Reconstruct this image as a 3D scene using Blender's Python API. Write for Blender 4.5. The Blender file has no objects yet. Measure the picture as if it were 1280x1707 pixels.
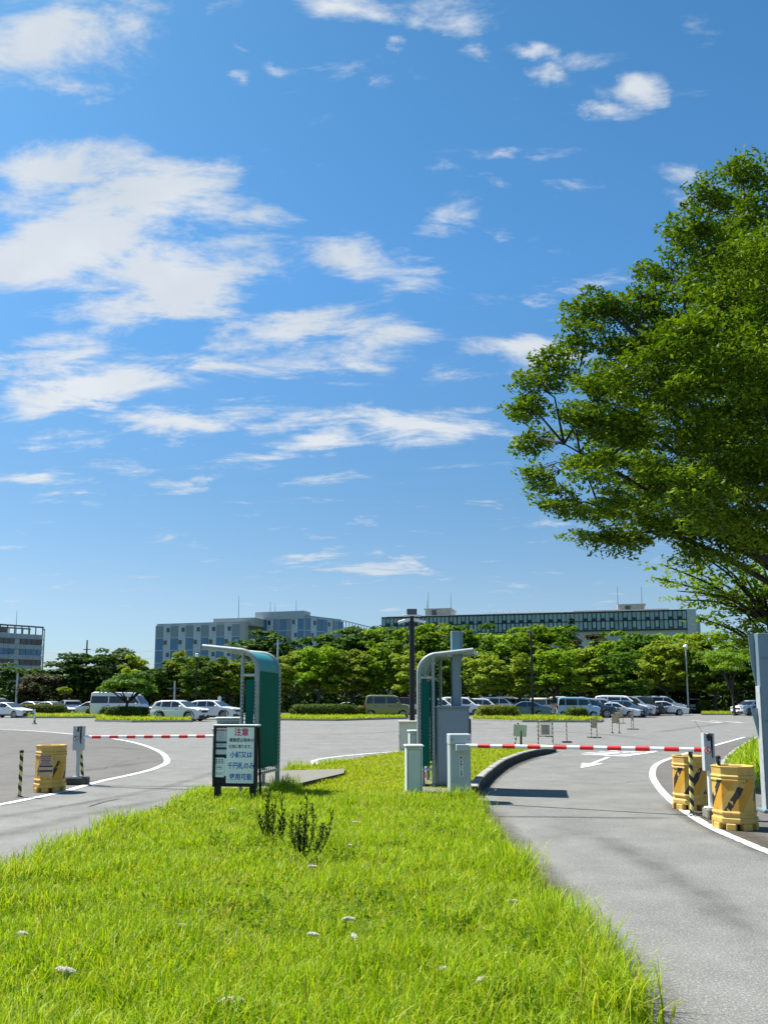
import bpy, bmesh, math, random
import numpy as np
from mathutils import Vector, Matrix
from mathutils.geometry import tessellate_polygon

R = math.radians
SC = bpy.context.scene
COL = SC.collection

# ------------------------------------------------------------------ camera
W0, H0 = 1280.0, 1707.0
F = 1350.0                      # focal length in photo pixels
HOR = 1166.0                    # horizon row
PITCH = R(7.0)
PPY = HOR - F * math.tan(PITCH)
EYE = 1.65
cam = bpy.data.cameras.new('camera')
cam.sensor_fit = 'VERTICAL'
cam.sensor_height = 34.64
cam.lens = F / H0 * 34.64
cam.shift_y = (PPY - H0 / 2) / H0
cam.clip_start = 0.05
cam.clip_end = 6000
camo = bpy.data.objects.new('camera', cam)
camo.location = (0, 0, EYE)
camo.rotation_euler = (R(90) + PITCH, 0, 0)
COL.objects.link(camo)
SC.camera = camo

# ------------------------------------------------------------------ light
SUN_EL, SUN_AHEAD = R(57), R(25)     # sun stands to the left, somewhat ahead
S = Vector((-math.cos(SUN_EL) * math.cos(SUN_AHEAD), math.cos(SUN_EL) * math.sin(SUN_AHEAD), math.sin(SUN_EL)))
sun = bpy.data.lights.new('sun', 'SUN')
sun.energy = 4.9
sun.angle = R(0.53)
sun.color = (1.0, 0.96, 0.89)
suno = bpy.data.objects.new('sun', sun)
suno.rotation_euler = (-S).to_track_quat('-Z', 'Y').to_euler()
suno.location = (-30, 10, 60)
COL.objects.link(suno)
SC.view_settings.view_transform = 'Standard'
SC.view_settings.look = 'None'
SC.view_settings.gamma = 1.0
SC.view_settings.exposure = 1.0

SKY_STRENGTH = 0.085

def raydir(px, py):
    xc = (px - W0 / 2) / F
    yc = -(py - PPY) / F
    return Vector((xc, math.cos(PITCH) - yc * math.sin(PITCH), math.sin(PITCH) + yc * math.cos(PITCH)))

def G(px, py, z=0.0):
    d = raydir(px, py)
    t = (z - EYE) / d.z
    return Vector((d.x * t, d.y * t, z))

def D(px, py, Y):
    d = raydir(px, py)
    t = Y / d.y
    return Vector((d.x * t, Y, EYE + d.z * t))

# ------------------------------------------------------------------ sky
def build_world():
    w = bpy.data.worlds.new('World')
    SC.world = w
    w.use_nodes = True
    nt = w.node_tree
    nt.nodes.clear()
    N, L = nt.nodes.new, nt.links.new
    out = N('ShaderNodeOutputWorld')
    bg = N('ShaderNodeBackground')
    bg.inputs['Strength'].default_value = SKY_STRENGTH
    L(bg.outputs[0], out.inputs[0])
    sky = N('ShaderNodeTexSky')
    sky.sky_type = 'NISHITA'
    sky.sun_disc = False
    sky.sun_elevation = SUN_EL
    sky.sun_rotation = math.atan2(S.x, S.y)
    sky.altitude = 0
    sky.air_density = 1.0
    sky.dust_density = 0.6
    sky.ozone_density = 3.0
    hs = N('ShaderNodeHueSaturation')
    hs.inputs['Saturation'].default_value = 1.12
    hs.inputs['Value'].default_value = 1.25
    L(sky.outputs[0], hs.inputs['Color'])
    tc = N('ShaderNodeTexCoord')
    sepz = N('ShaderNodeSeparateXYZ'); L(tc.outputs['Generated'], sepz.inputs[0])
    # dry clear air: the Nishita sky is toned by elevation to a deeper blue
    air = N('ShaderNodeValToRGB'); el = air.color_ramp.elements
    stops = [(0.0, (.40, .50, .66)), (.07, (.47, .53, .61)), (.126, (.54, .56, .58)), (.245, (.50, .61, .62)), (.48, (.49, .77, .83)), (.66, (.42, .73, .77)), (1.0, (.36, .62, .66))]
    while len(el) < len(stops): el.new(.5)
    for e, (ps, c) in zip(el, stops): e.position = ps; e.color = (*c, 1)
    L(sepz.outputs[2], air.inputs[0])
    toned = N('ShaderNodeMix'); toned.data_type = 'RGBA'; toned.blend_type = 'MULTIPLY'; toned.inputs['Factor'].default_value = 1
    L(hs.outputs[0], toned.inputs['A']); L(air.outputs[0], toned.inputs['B'])
    # gnomonic coordinates about +Y: u = x/y, v = z/y
    sep = N('ShaderNodeSeparateXYZ')
    L(tc.outputs['Generated'], sep.inputs[0])
    def m(op, a, b=None, c=None, clamp=False):
        n = N('ShaderNodeMath'); n.operation = op; n.use_clamp = clamp
        for i, v in enumerate((a, b, c)):
            if v is None: continue
            if hasattr(v, 'links') or hasattr(v, 'is_output'): L(v, n.inputs[i])
            else: n.inputs[i].default_value = v
        return n.outputs[0]
    ay = m('MAXIMUM', m('ABSOLUTE', sep.outputs[1]), 0.05)
    u = m('DIVIDE', sep.outputs[0], ay)
    v = m('DIVIDE', sep.outputs[2], ay)
    cmb = N('ShaderNodeCombineXYZ'); L(u, cmb.inputs[0]); L(v, cmb.inputs[1]); L(sep.outputs[1], cmb.inputs[2])
    # cloud-plane coordinates for the texture of the clouds
    zz = m('MAXIMUM', sep.outputs[2], 0.02)
    zq = m('ADD', zz, 0.16)
    cpx = m('DIVIDE', sep.outputs[0], zq)
    cpy = m('DIVIDE', sep.outputs[1], zq)
    cp = N('ShaderNodeCombineXYZ'); L(cpx, cp.inputs[0]); L(cpy, cp.inputs[1])
    # domain warp
    nw = N('ShaderNodeTexNoise'); nw.inputs['Scale'].default_value = 5.0; nw.inputs['Detail'].default_value = 7.0
    nw.inputs['Roughness'].default_value = 0.62
    L(cmb.outputs[0], nw.inputs['Vector'])
    sb = N('ShaderNodeVectorMath'); sb.operation = 'SUBTRACT'; L(nw.outputs['Color'], sb.inputs[0]); sb.inputs[1].default_value = (.5, .5, .5)
    ml = N('ShaderNodeVectorMath'); ml.operation = 'MULTIPLY'; L(sb.outputs[0], ml.inputs[0]); ml.inputs[1].default_value = (.17, .12, 0)
    ad = N('ShaderNodeVectorMath'); ad.operation = 'ADD'; L(cmb.outputs[0], ad.inputs[0]); L(ml.outputs[0], ad.inputs[1])
    flat = N('ShaderNodeVectorMath'); flat.operation = 'MULTIPLY'; L(ad.outputs[0], flat.inputs[0]); flat.inputs[1].default_value = (1, 1, 0)
    total = None
    for (px, py, rx, ry, ang, amp) in CLOUDS:
        d = raydir(px, py)
        c = Vector((d.x / d.y, d.z / d.y, 0))
        mp = N('ShaderNodeMapping'); mp.vector_type = 'TEXTURE'
        mp.inputs['Location'].default_value = c
        mp.inputs['Rotation'].default_value = (0, 0, -R(ang))
        mp.inputs['Scale'].default_value = (rx * 1.45 / F, ry * 1.5 / F, 1)
        L(flat.outputs[0], mp.inputs['Vector'])
        ln = N('ShaderNodeVectorMath'); ln.operation = 'LENGTH'; L(mp.outputs[0], ln.inputs[0])
        fo = m('MULTIPLY_ADD', ln.outputs['Value'], -amp, amp)
        fo = m('MAXIMUM', fo, 0.0)
        total = fo if total is None else m('MAXIMUM', total, fo)
    # keep the placed clouds to the half of the sky ahead; the rest gets loose scattered ones
    ahead = m('GREATER_THAN', sep.outputs[1], 0.0)
    total = m('MULTIPLY', total, ahead)
    n1 = N('ShaderNodeTexNoise'); n1.inputs['Scale'].default_value = 6.2; n1.inputs['Detail'].default_value = 9.0; n1.inputs['Roughness'].default_value = 0.66
    n1.inputs['Distortion'].default_value = 0.35
    mpc = N('ShaderNodeMapping'); mpc.inputs['Scale'].default_value = (.62, 1.35, 1); mpc.inputs['Rotation'].default_value = (0, 0, R(20))
    L(cp.outputs[0], mpc.inputs['Vector']); L(mpc.outputs[0], n1.inputs['Vector'])
    dens = m('MULTIPLY_ADD', n1.outputs['Fac'], 4.3, -2.47)
    dens = m('ADD', dens, m('MULTIPLY', m('MINIMUM', total, 0.9), 1.55))
    mr = N('ShaderNodeMapRange'); mr.interpolation_type = 'SMOOTHSTEP'
    mr.inputs['From Min'].default_value = -0.05; mr.inputs['From Max'].default_value = 1.08
    L(dens, mr.inputs['Value'])
    # soft inner shading of thick parts
    n2 = N('ShaderNodeTexNoise'); n2.inputs['Scale'].default_value = 5.0; n2.inputs['Detail'].default_value = 6.0
    L(cmb.outputs[0], n2.inputs['Vector'])
    rmp = N('ShaderNodeMapRange'); rmp.inputs['From Min'].default_value = .3; rmp.inputs['From Max'].default_value = .7
    L(n2.outputs['Fac'], rmp.inputs['Value'])
    cmix = N('ShaderNodeMix'); cmix.data_type = 'RGBA'
    L(rmp.outputs[0], cmix.inputs['Factor'])
    k = 0.5 ** SC.view_settings.exposure / SKY_STRENGTH
    cmix.inputs['A'].default_value = (.66 * k, .72 * k, .78 * k, 1)
    cmix.inputs['B'].default_value = (.84 * k, .87 * k, .90 * k, 1)
    fin = N('ShaderNodeMix'); fin.data_type = 'RGBA'
    L(m('MULTIPLY', mr.outputs[0], 0.93), fin.inputs['Factor'])
    L(toned.outputs['Result'], fin.inputs['A']); L(cmix.outputs['Result'], fin.inputs['B'])
    L(fin.outputs['Result'], bg.inputs['Color'])

# clouds of the sky ahead: px, py, half sizes, tilt, thickness
CLOUDS = [
    (60, 60, 190, 110, -5, .75), (210, 45, 110, 60, 0, .65), (110, 150, 120, 35, 12, .7), (355, 25, 60, 30, -20, .55),
    (565, 18, 95, 40, 5, .75), (410, 75, 45, 18, 25, .6), (405, 140, 25, 20, -40, .5), (490, 120, 50, 16, -5, .5),
    (770, 30, 95, 38, 8, .6), (800, 75, 40, 30, 35, .5), (670, 80, 26, 16, 0, .55), (640, 145, 25, 20, 40, .4),
    (885, 85, 50, 16, 22, .6), (915, 128, 40, 18, 10, .5), (980, 100, 50, 22, 0, .35), (1140, 45, 90, 40, 30, .55), (1060, 145, 42, 26, 5, .7),
    (975, 185, 75, 16, 8, .5), (1260, 85, 30, 25, 20, .35), (830, 245, 110, 12, -25, .3),
    (740, 282, 40, 12, 10, .5), (825, 290, 35, 12, 15, .4), (955, 295, 70, 20, 8, .42), (1130, 280, 40, 26, 15, .42),
    (750, 355, 62, 40, -30, .55), (845, 375, 30, 12, 15, .35), (540, 325, 42, 16, -15, .55),
    (60, 300, 170, 70, -12, .95), (150, 380, 250, 100, -14, 1.2), (300, 460, 210, 75, -14, 1.15), (90, 420, 160, 70, -5, 1.0), (400, 365, 90, 45, 5, .7),
    (575, 440, 160, 45, 8, .9), (690, 420, 60, 25, 5, .5), (480, 545, 150, 40, -10, .9), (590, 575, 120, 40, -4, .9), (420, 560, 110, 60, 0, .5), (330, 610, 120, 40, 0, .55),
    (150, 520, 90, 22, -15, .5), (90, 600, 190, 40, -4, .8), (160, 655, 190, 45, -8, 1.05), (310, 690, 140, 30, -4, .7), (150, 725, 80, 20, -8, .55),
    (860, 580, 170, 34, -4, .75), (735, 620, 75, 38, 0, .6), (540, 735, 115, 36, -4, .85), (690, 712, 150, 40, 4, .9), (770, 690, 90, 20, 8, .5),
    (130, 800, 190, 24, -2, .5), (345, 782, 50, 14, -4, .5), (490, 795, 55, 14, 5, .42), (590, 940, 150, 20, -3, .62), (520, 932, 50, 16, -10, .5), (885, 858, 60, 14, 4, .4),
    (640, 868, 90, 8, 0, .25), (720, 500, 90, 14, 10, .3), (860, 430, 60, 12, 0, .3), (900, 498, 30, 8, 0, .3),
]
build_world()

# ------------------------------------------------------------------ materials
def new_mat(name):
    m = bpy.data.materials.new(name)
    m.use_nodes = True
    nt = m.node_tree
    return m, nt, nt.nodes['Principled BSDF']

def mat(name, col, rough=.6, metal=0.0, var=.12, scale=6.0, bump=0.0, dirt=None, dirt_amt=.5, spec=.5, coat=0.0):
    m, nt, p = new_mat(name)
    N, L = nt.nodes.new, nt.links.new
    tc = N('ShaderNodeTexCoord')
    n = N('ShaderNodeTexNoise'); n.inputs['Scale'].default_value = scale; n.inputs['Detail'].default_value = 5
    L(tc.outputs['Object'], n.inputs['Vector'])
    mx = N('ShaderNodeMix'); mx.data_type = 'RGBA'
    mx.inputs['A'].default_value = (*[c * (1 - var) for c in col], 1)
    mx.inputs['B'].default_value = (*[min(1, c * (1 + var)) for c in col], 1)
    L(n.outputs['Fac'], mx.inputs['Factor'])
    res = mx.outputs['Result']
    if dirt:
        n2 = N('ShaderNodeTexNoise'); n2.inputs['Scale'].default_value = scale * .6; n2.inputs['Detail'].default_value = 8; n2.inputs['Roughness'].default_value = .7
        L(tc.outputs['Object'], n2.inputs['Vector'])
        rp = N('ShaderNodeMapRange'); rp.inputs['From Min'].default_value = .52; rp.inputs['From Max'].default_value = .72; rp.inputs['To Max'].default_value = dirt_amt
        L(n2.outputs['Fac'], rp.inputs['Value'])
        m2 = N('ShaderNodeMix'); m2.data_type = 'RGBA'
        L(rp.outputs[0], m2.inputs['Factor']); L(res, m2.inputs['A']); m2.inputs['B'].default_value = (*dirt, 1)
        res = m2.outputs['Result']
    L(res, p.inputs['Base Color'])
    p.inputs['Roughness'].default_value = rough
    p.inputs['Metallic'].default_value = metal
    p.inputs['Specular IOR Level'].default_value = spec
    if coat: p.inputs['Coat Weight'].default_value = coat
    if bump:
        b = N('ShaderNodeBump'); b.inputs['Strength'].default_value = bump; b.inputs['Distance'].default_value = .02
        L(n.outputs['Fac'], b.inputs['Height']); L(b.outputs[0], p.inputs['Normal'])
    return m

def leaf_mat(name, cols, trans=.45, rough=.62, objvar=0.25):
    """leaves: colour varies leaf by leaf (random per island) between the given tones"""
    m, nt, p = new_mat(name)
    N, L = nt.nodes.new, nt.links.new
    g = N('ShaderNodeNewGeometry')
    cr = N('ShaderNodeValToRGB')
    el = cr.color_ramp.elements
    while len(el) < len(cols): el.new(.5)
    for i, c in enumerate(cols):
        el[i].position = i / (len(cols) - 1); el[i].color = (*c, 1)
    L(g.outputs['Random Per Island'], cr.inputs[0])
    oi = N('ShaderNodeObjectInfo')
    mr = N('ShaderNodeMapRange'); mr.inputs['To Min'].default_value = 1 - objvar; mr.inputs['To Max'].default_value = 1 + objvar
    L(oi.outputs['Random'], mr.inputs['Value'])
    hv = N('ShaderNodeHueSaturation'); L(cr.outputs[0], hv.inputs['Color']); L(mr.outputs[0], hv.inputs['Value'])
    L(hv.outputs[0], p.inputs['Base Color'])
    p.inputs['Roughness'].default_value = rough
    p.inputs['Specular IOR Level'].default_value = .16
    tr = N('ShaderNodeBsdfTranslucent')
    tint = N('ShaderNodeMix'); tint.data_type = 'RGBA'; tint.blend_type = 'MULTIPLY'; tint.inputs['Factor'].default_value = 1
    L(hv.outputs[0], tint.inputs['A']); tint.inputs['B'].default_value = (1.5, 1.35, .55, 1) if cols[0][2] < .3 else (1.15, 1.12, 1.05, 1)
    L(tint.outputs['Result'], tr.inputs['Color'])
    ms = N('ShaderNodeMixShader'); ms.inputs[0].default_value = trans
    L(p.outputs[0], ms.inputs[1]); L(tr.outputs[0], ms.inputs[2])
    L(ms.outputs[0], nt.nodes['Material Output'].inputs['Surface'])
    return m

def asphalt_mat(name, lo, hi, tint=(1, 1, 1)):
    m, nt, p = new_mat(name)
    N, L = nt.nodes.new, nt.links.new
    tc = N('ShaderNodeTexCoord')
    def noise(s, d, r=.6):
        n = N('ShaderNodeTexNoise'); n.inputs['Scale'].default_value = s; n.inputs['Detail'].default_value = d; n.inputs['Roughness'].default_value = r
        L(tc.outputs['Object'], n.inputs['Vector']); return n.outputs['Fac']
    a, b, c = noise(62, 3, .85), noise(1.3, 7, .65), noise(.16, 4)
    def madd(x, k, y):
        n = N('ShaderNodeMath'); n.operation = 'MULTIPLY_ADD'; L(x, n.inputs[0]); n.inputs[1].default_value = k
        if isinstance(y, float): n.inputs[2].default_value = y
        else: L(y, n.inputs[2])
        return n.outputs[0]
    v = madd(a, 2.1, madd(b, .75, madd(c, .25, -1.05)))
    cr = N('ShaderNodeValToRGB'); cr.color_ramp.elements[0].position = .2; cr.color_ramp.elements[1].position = .8
    cr.color_ramp.elements[0].color = (*[lo * t for t in tint], 1); cr.color_ramp.elements[1].color = (*[hi * t for t in tint], 1)
    L(v, cr.inputs[0])
    # pale aggregate grains
    vo = N('ShaderNodeTexVoronoi'); vo.inputs['Scale'].default_value = 48; L(tc.outputs['Object'], vo.inputs['Vector'])
    lt = N('ShaderNodeMath'); lt.operation = 'LESS_THAN'; L(vo.outputs['Distance'], lt.inputs[0]); lt.inputs[1].default_value = .24
    mu = N('ShaderNodeMath'); mu.operation = 'MULTIPLY'; L(lt.outputs[0], mu.inputs[0]); mu.inputs[1].default_value = .55
    mx = N('ShaderNodeMix'); mx.data_type = 'RGBA'; L(mu.outputs[0], mx.inputs['Factor']); L(cr.outputs[0], mx.inputs['A'])
    mx.inputs['B'].default_value = (hi * 1.7, hi * 1.7, hi * 1.65, 1)
    L(mx.outputs['Result'], p.inputs['Base Color'])
    p.inputs['Roughness'].default_value = .85
    p.inputs['Specular IOR Level'].default_value = .25
    bp = N('ShaderNodeBump'); bp.inputs['Strength'].default_value = .35; bp.inputs['Distance'].default_value = .01
    L(a, bp.inputs['Height']); L(bp.outputs[0], p.inputs['Normal'])
    return m

def fade_mat(name, col, amt, s=(1.2, 1.2), rough=.85, thresh=.25):
    """stain or worn paint on a strip with UVs (v across): opacity falls off to the edges and breaks up with noise"""
    m, nt, p = new_mat(name)
    N, L = nt.nodes.new, nt.links.new
    tc = N('ShaderNodeTexCoord')
    sp = N('ShaderNodeSeparateXYZ'); L(tc.outputs['UV'], sp.inputs[0])
    def mm(op, x, y):
        n = N('ShaderNodeMath'); n.operation = op; n.use_clamp = False
        for i, q in enumerate((x, y)):
            if isinstance(q, (int, float)): n.inputs[i].default_value = q
            else: L(q, n.inputs[i])
        return n.outputs[0]
    vv = mm('SUBTRACT', 1.0, mm('ABSOLUTE', mm('MULTIPLY_ADD', sp.outputs[1], 2.0) if False else mm('SUBTRACT', mm('MULTIPLY', sp.outputs[1], 2.0), 1.0), 0))
    uu = mm('MINIMUM', mm('MULTIPLY', mm('MINIMUM', sp.outputs[0], mm('SUBTRACT', 1.0, sp.outputs[0])), 5.0), 1.0)
    n = N('ShaderNodeTexNoise'); n.inputs['Scale'].default_value = s[0]; n.inputs['Detail'].default_value = 7; n.inputs['Roughness'].default_value = .65
    L(tc.outputs['Object'], n.inputs['Vector'])
    nn = mm('MULTIPLY', mm('SUBTRACT', n.outputs['Fac'], thresh), 2.2)
    al = mm('MULTIPLY', mm('MULTIPLY', mm('MULTIPLY', vv, uu), nn), amt)
    n2 = N('ShaderNodeMath'); n2.operation = 'MULTIPLY'; n2.use_clamp = True; L(al, n2.inputs[0]); n2.inputs[1].default_value = 1.0
    p.inputs['Base Color'].default_value = (*col, 1)
    p.inputs['Roughness'].default_value = rough
    L(n2.outputs[0], p.inputs['Alpha'])
    return m

def paint_mat(name, col, worn=.45):
    """road paint, worn through to the asphalt in small flakes"""
    m, nt, p = new_mat(name)
    N, L = nt.nodes.new, nt.links.new
    tc = N('ShaderNodeTexCoord')
    n = N('ShaderNodeTexNoise'); n.inputs['Scale'].default_value = 5; n.inputs['Detail'].default_value = 10; n.inputs['Roughness'].default_value = .78
    L(tc.outputs['Object'], n.inputs['Vector'])
    r = N('ShaderNodeMapRange'); r.inputs['From Min'].default_value = worn - .09; r.inputs['From Max'].default_value = worn + .05
    L(n.outputs['Fac'], r.inputs['Value'])
    mx = N('ShaderNodeMix'); mx.data_type = 'RGBA'; L(r.outputs[0], mx.inputs['Factor'])
    mx.inputs['A'].default_value = (.17, .17, .17, 1); mx.inputs['B'].default_value = (*col, 1)
    L(mx.outputs['Result'], p.inputs['Base Color']); p.inputs['Roughness'].default_value = .7
    return m

def stripe_mat(name, a, b, freq, axis_twist=1.0, rough=.5, wear=True):
    """diagonal stripes wound round a pole (object space)"""
    m, nt, p = new_mat(name)
    N, L = nt.nodes.new, nt.links.new
    tc = N('ShaderNodeTexCoord')
    sp = N('ShaderNodeSeparateXYZ'); L(tc.outputs['Object'], sp.inputs[0])
    def mm(op, x, y):
        n = N('ShaderNodeMath'); n.operation = op
        for i, q in enumerate((x, y)):
            if isinstance(q, (int, float)): n.inputs[i].default_value = q
            else: L(q, n.inputs[i])
        return n.outputs[0]
    ang = mm('DIVIDE', mm('ARCTAN2', sp.outputs[1], sp.outputs[0]), 2 * math.pi)
    t = mm('ADD', mm('MULTIPLY', sp.outputs[2], freq), mm('MULTIPLY', ang, axis_twist))
    st = mm('GREATER_THAN', mm('FRACT', t, 0), .5)
    mx = N('ShaderNodeMix'); mx.data_type = 'RGBA'; L(st, mx.inputs['Factor'])
    mx.inputs['A'].default_value = (*a, 1); mx.inputs['B'].default_value = (*b, 1)
    n = N('ShaderNodeTexNoise'); n.inputs['Scale'].default_value = 22; n.inputs['Detail'].default_value = 6
    L(tc.outputs['Object'], n.inputs['Vector'])
    r = N('ShaderNodeMapRange'); r.inputs['From Min'].default_value = .6; r.inputs['From Max'].default_value = .7; r.inputs['To Max'].default_value = .6
    L(n.outputs['Fac'], r.inputs['Value'])
    m2 = N('ShaderNodeMix'); m2.data_type = 'RGBA'; L(r.outputs[0], m2.inputs['Factor']); L(mx.outputs['Result'], m2.inputs['A'])
    m2.inputs['B'].default_value = (.2, .18, .14, 1)
    L(m2.outputs['Result'], p.inputs['Base Color']); p.inputs['Roughness'].default_value = rough
    return m

def drum_mat(name, seed, yellow=(.54, .27, .018)):
    """weathered pale yellow plastic with a worn band of slanting deep yellow and dark stripes"""
    m, nt, p = new_mat(name)
    N, L = nt.nodes.new, nt.links.new
    tc = N('ShaderNodeTexCoord')
    sp = N('ShaderNodeSeparateXYZ'); L(tc.outputs['Object'], sp.inputs[0])
    def mm(op, x, y, clamp=False):
        n = N('ShaderNodeMath'); n.operation = op; n.use_clamp = clamp
        for i, q in enumerate((x, y)):
            if isinstance(q, (int, float)): n.inputs[i].default_value = q
            else: L(q, n.inputs[i])
        return n.outputs[0]
    def mix(f, a, b):
        n = N('ShaderNodeMix'); n.data_type = 'RGBA'; L(f, n.inputs['Factor'])
        for k, q in (('A', a), ('B', b)):
            if isinstance(q, tuple): n.inputs[k].default_value = (*q, 1)
            else: L(q, n.inputs[k])
        return n.outputs['Result']
    def noise(s, d=6, r=.6, off=0):
        mp = N('ShaderNodeMapping'); mp.inputs['Location'].default_value = (seed * 3.1 + off, seed, off); L(tc.outputs['Object'], mp.inputs['Vector'])
        n = N('ShaderNodeTexNoise'); n.inputs['Scale'].default_value = s; n.inputs['Detail'].default_value = d; n.inputs['Roughness'].default_value = r
        L(mp.outputs[0], n.inputs['Vector']); return n.outputs['Fac']
    ang = mm('DIVIDE', mm('ARCTAN2', sp.outputs[1], sp.outputs[0]), 2 * math.pi)
    z = sp.outputs[2]
    wob = mm('MULTIPLY', mm('SUBTRACT', noise(9), .5), .16)
    t = mm('FRACT', mm('ADD', mm('ADD', mm('MULTIPLY', ang, 5.0), mm('MULTIPLY', z, -1.9)), mm('ADD', wob, seed * .37)), 0)
    band = mm('MULTIPLY', mm('GREATER_THAN', z, .24), mm('LESS_THAN', z, .63))
    isy = mm('MULTIPLY', mm('LESS_THAN', t, .46), band)
    keep = mm('GREATER_THAN', noise(5, 5, .6, 3), .47)
    isb = mm('MULTIPLY', mm('MULTIPLY', mm('GREATER_THAN', t, .72), band), keep)
    base = mix(noise(5), (.60, .40, .095), (.46, .28, .055))
    c = mix(isy, base, yellow)
    c = mix(isb, c, (.022, .017, .014))
    gr = N('ShaderNodeMapRange'); gr.inputs['From Min'].default_value = .55; gr.inputs['From Max'].default_value = .75; gr.inputs['To Max'].default_value = .5
    L(noise(13, 8, .7, 7), gr.inputs['Value'])
    c = mix(gr.outputs[0], c, (.15, .085, .03))
    L(c, p.inputs['Base Color']); p.inputs['Roughness'].default_value = .62
    return m

def glass_mat(name, col=(.02, .025, .03), rough=.04):
    m, nt, p = new_mat(name)
    p.inputs['Base Color'].default_value = (*col, 1); p.inputs['Roughness'].default_value = rough; p.inputs['Specular IOR Level'].default_value = .8
    nz = nt.nodes.new('ShaderNodeTexNoise'); nz.inputs['Scale'].default_value = 2
    mr = nt.nodes.new('ShaderNodeMapRange'); mr.inputs['To Min'].default_value = rough; mr.inputs['To Max'].default_value = rough + .05
    nt.links.new(nz.outputs['Fac'], mr.inputs['Value']); nt.links.new(mr.outputs[0], p.inputs['Roughness'])
    return m

def panel_mat(name, cols, rough=.3, metal=0.0):
    """facade panels, each of a slightly different tone"""
    m, nt, p = new_mat(name)
    N, L = nt.nodes.new, nt.links.new
    g = N('ShaderNodeNewGeometry'); cr = N('ShaderNodeValToRGB'); el = cr.color_ramp.elements
    while len(el) < len(cols): el.new(.5)
    for i, c in enumerate(cols): el[i].position = i / (len(cols) - 1); el[i].color = (*c, 1)
    L(g.outputs['Random Per Island'], cr.inputs[0]); L(cr.outputs[0], p.inputs['Base Color'])
    p.inputs['Roughness'].default_value = rough; p.inputs['Metallic'].default_value = metal
    return m

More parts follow.
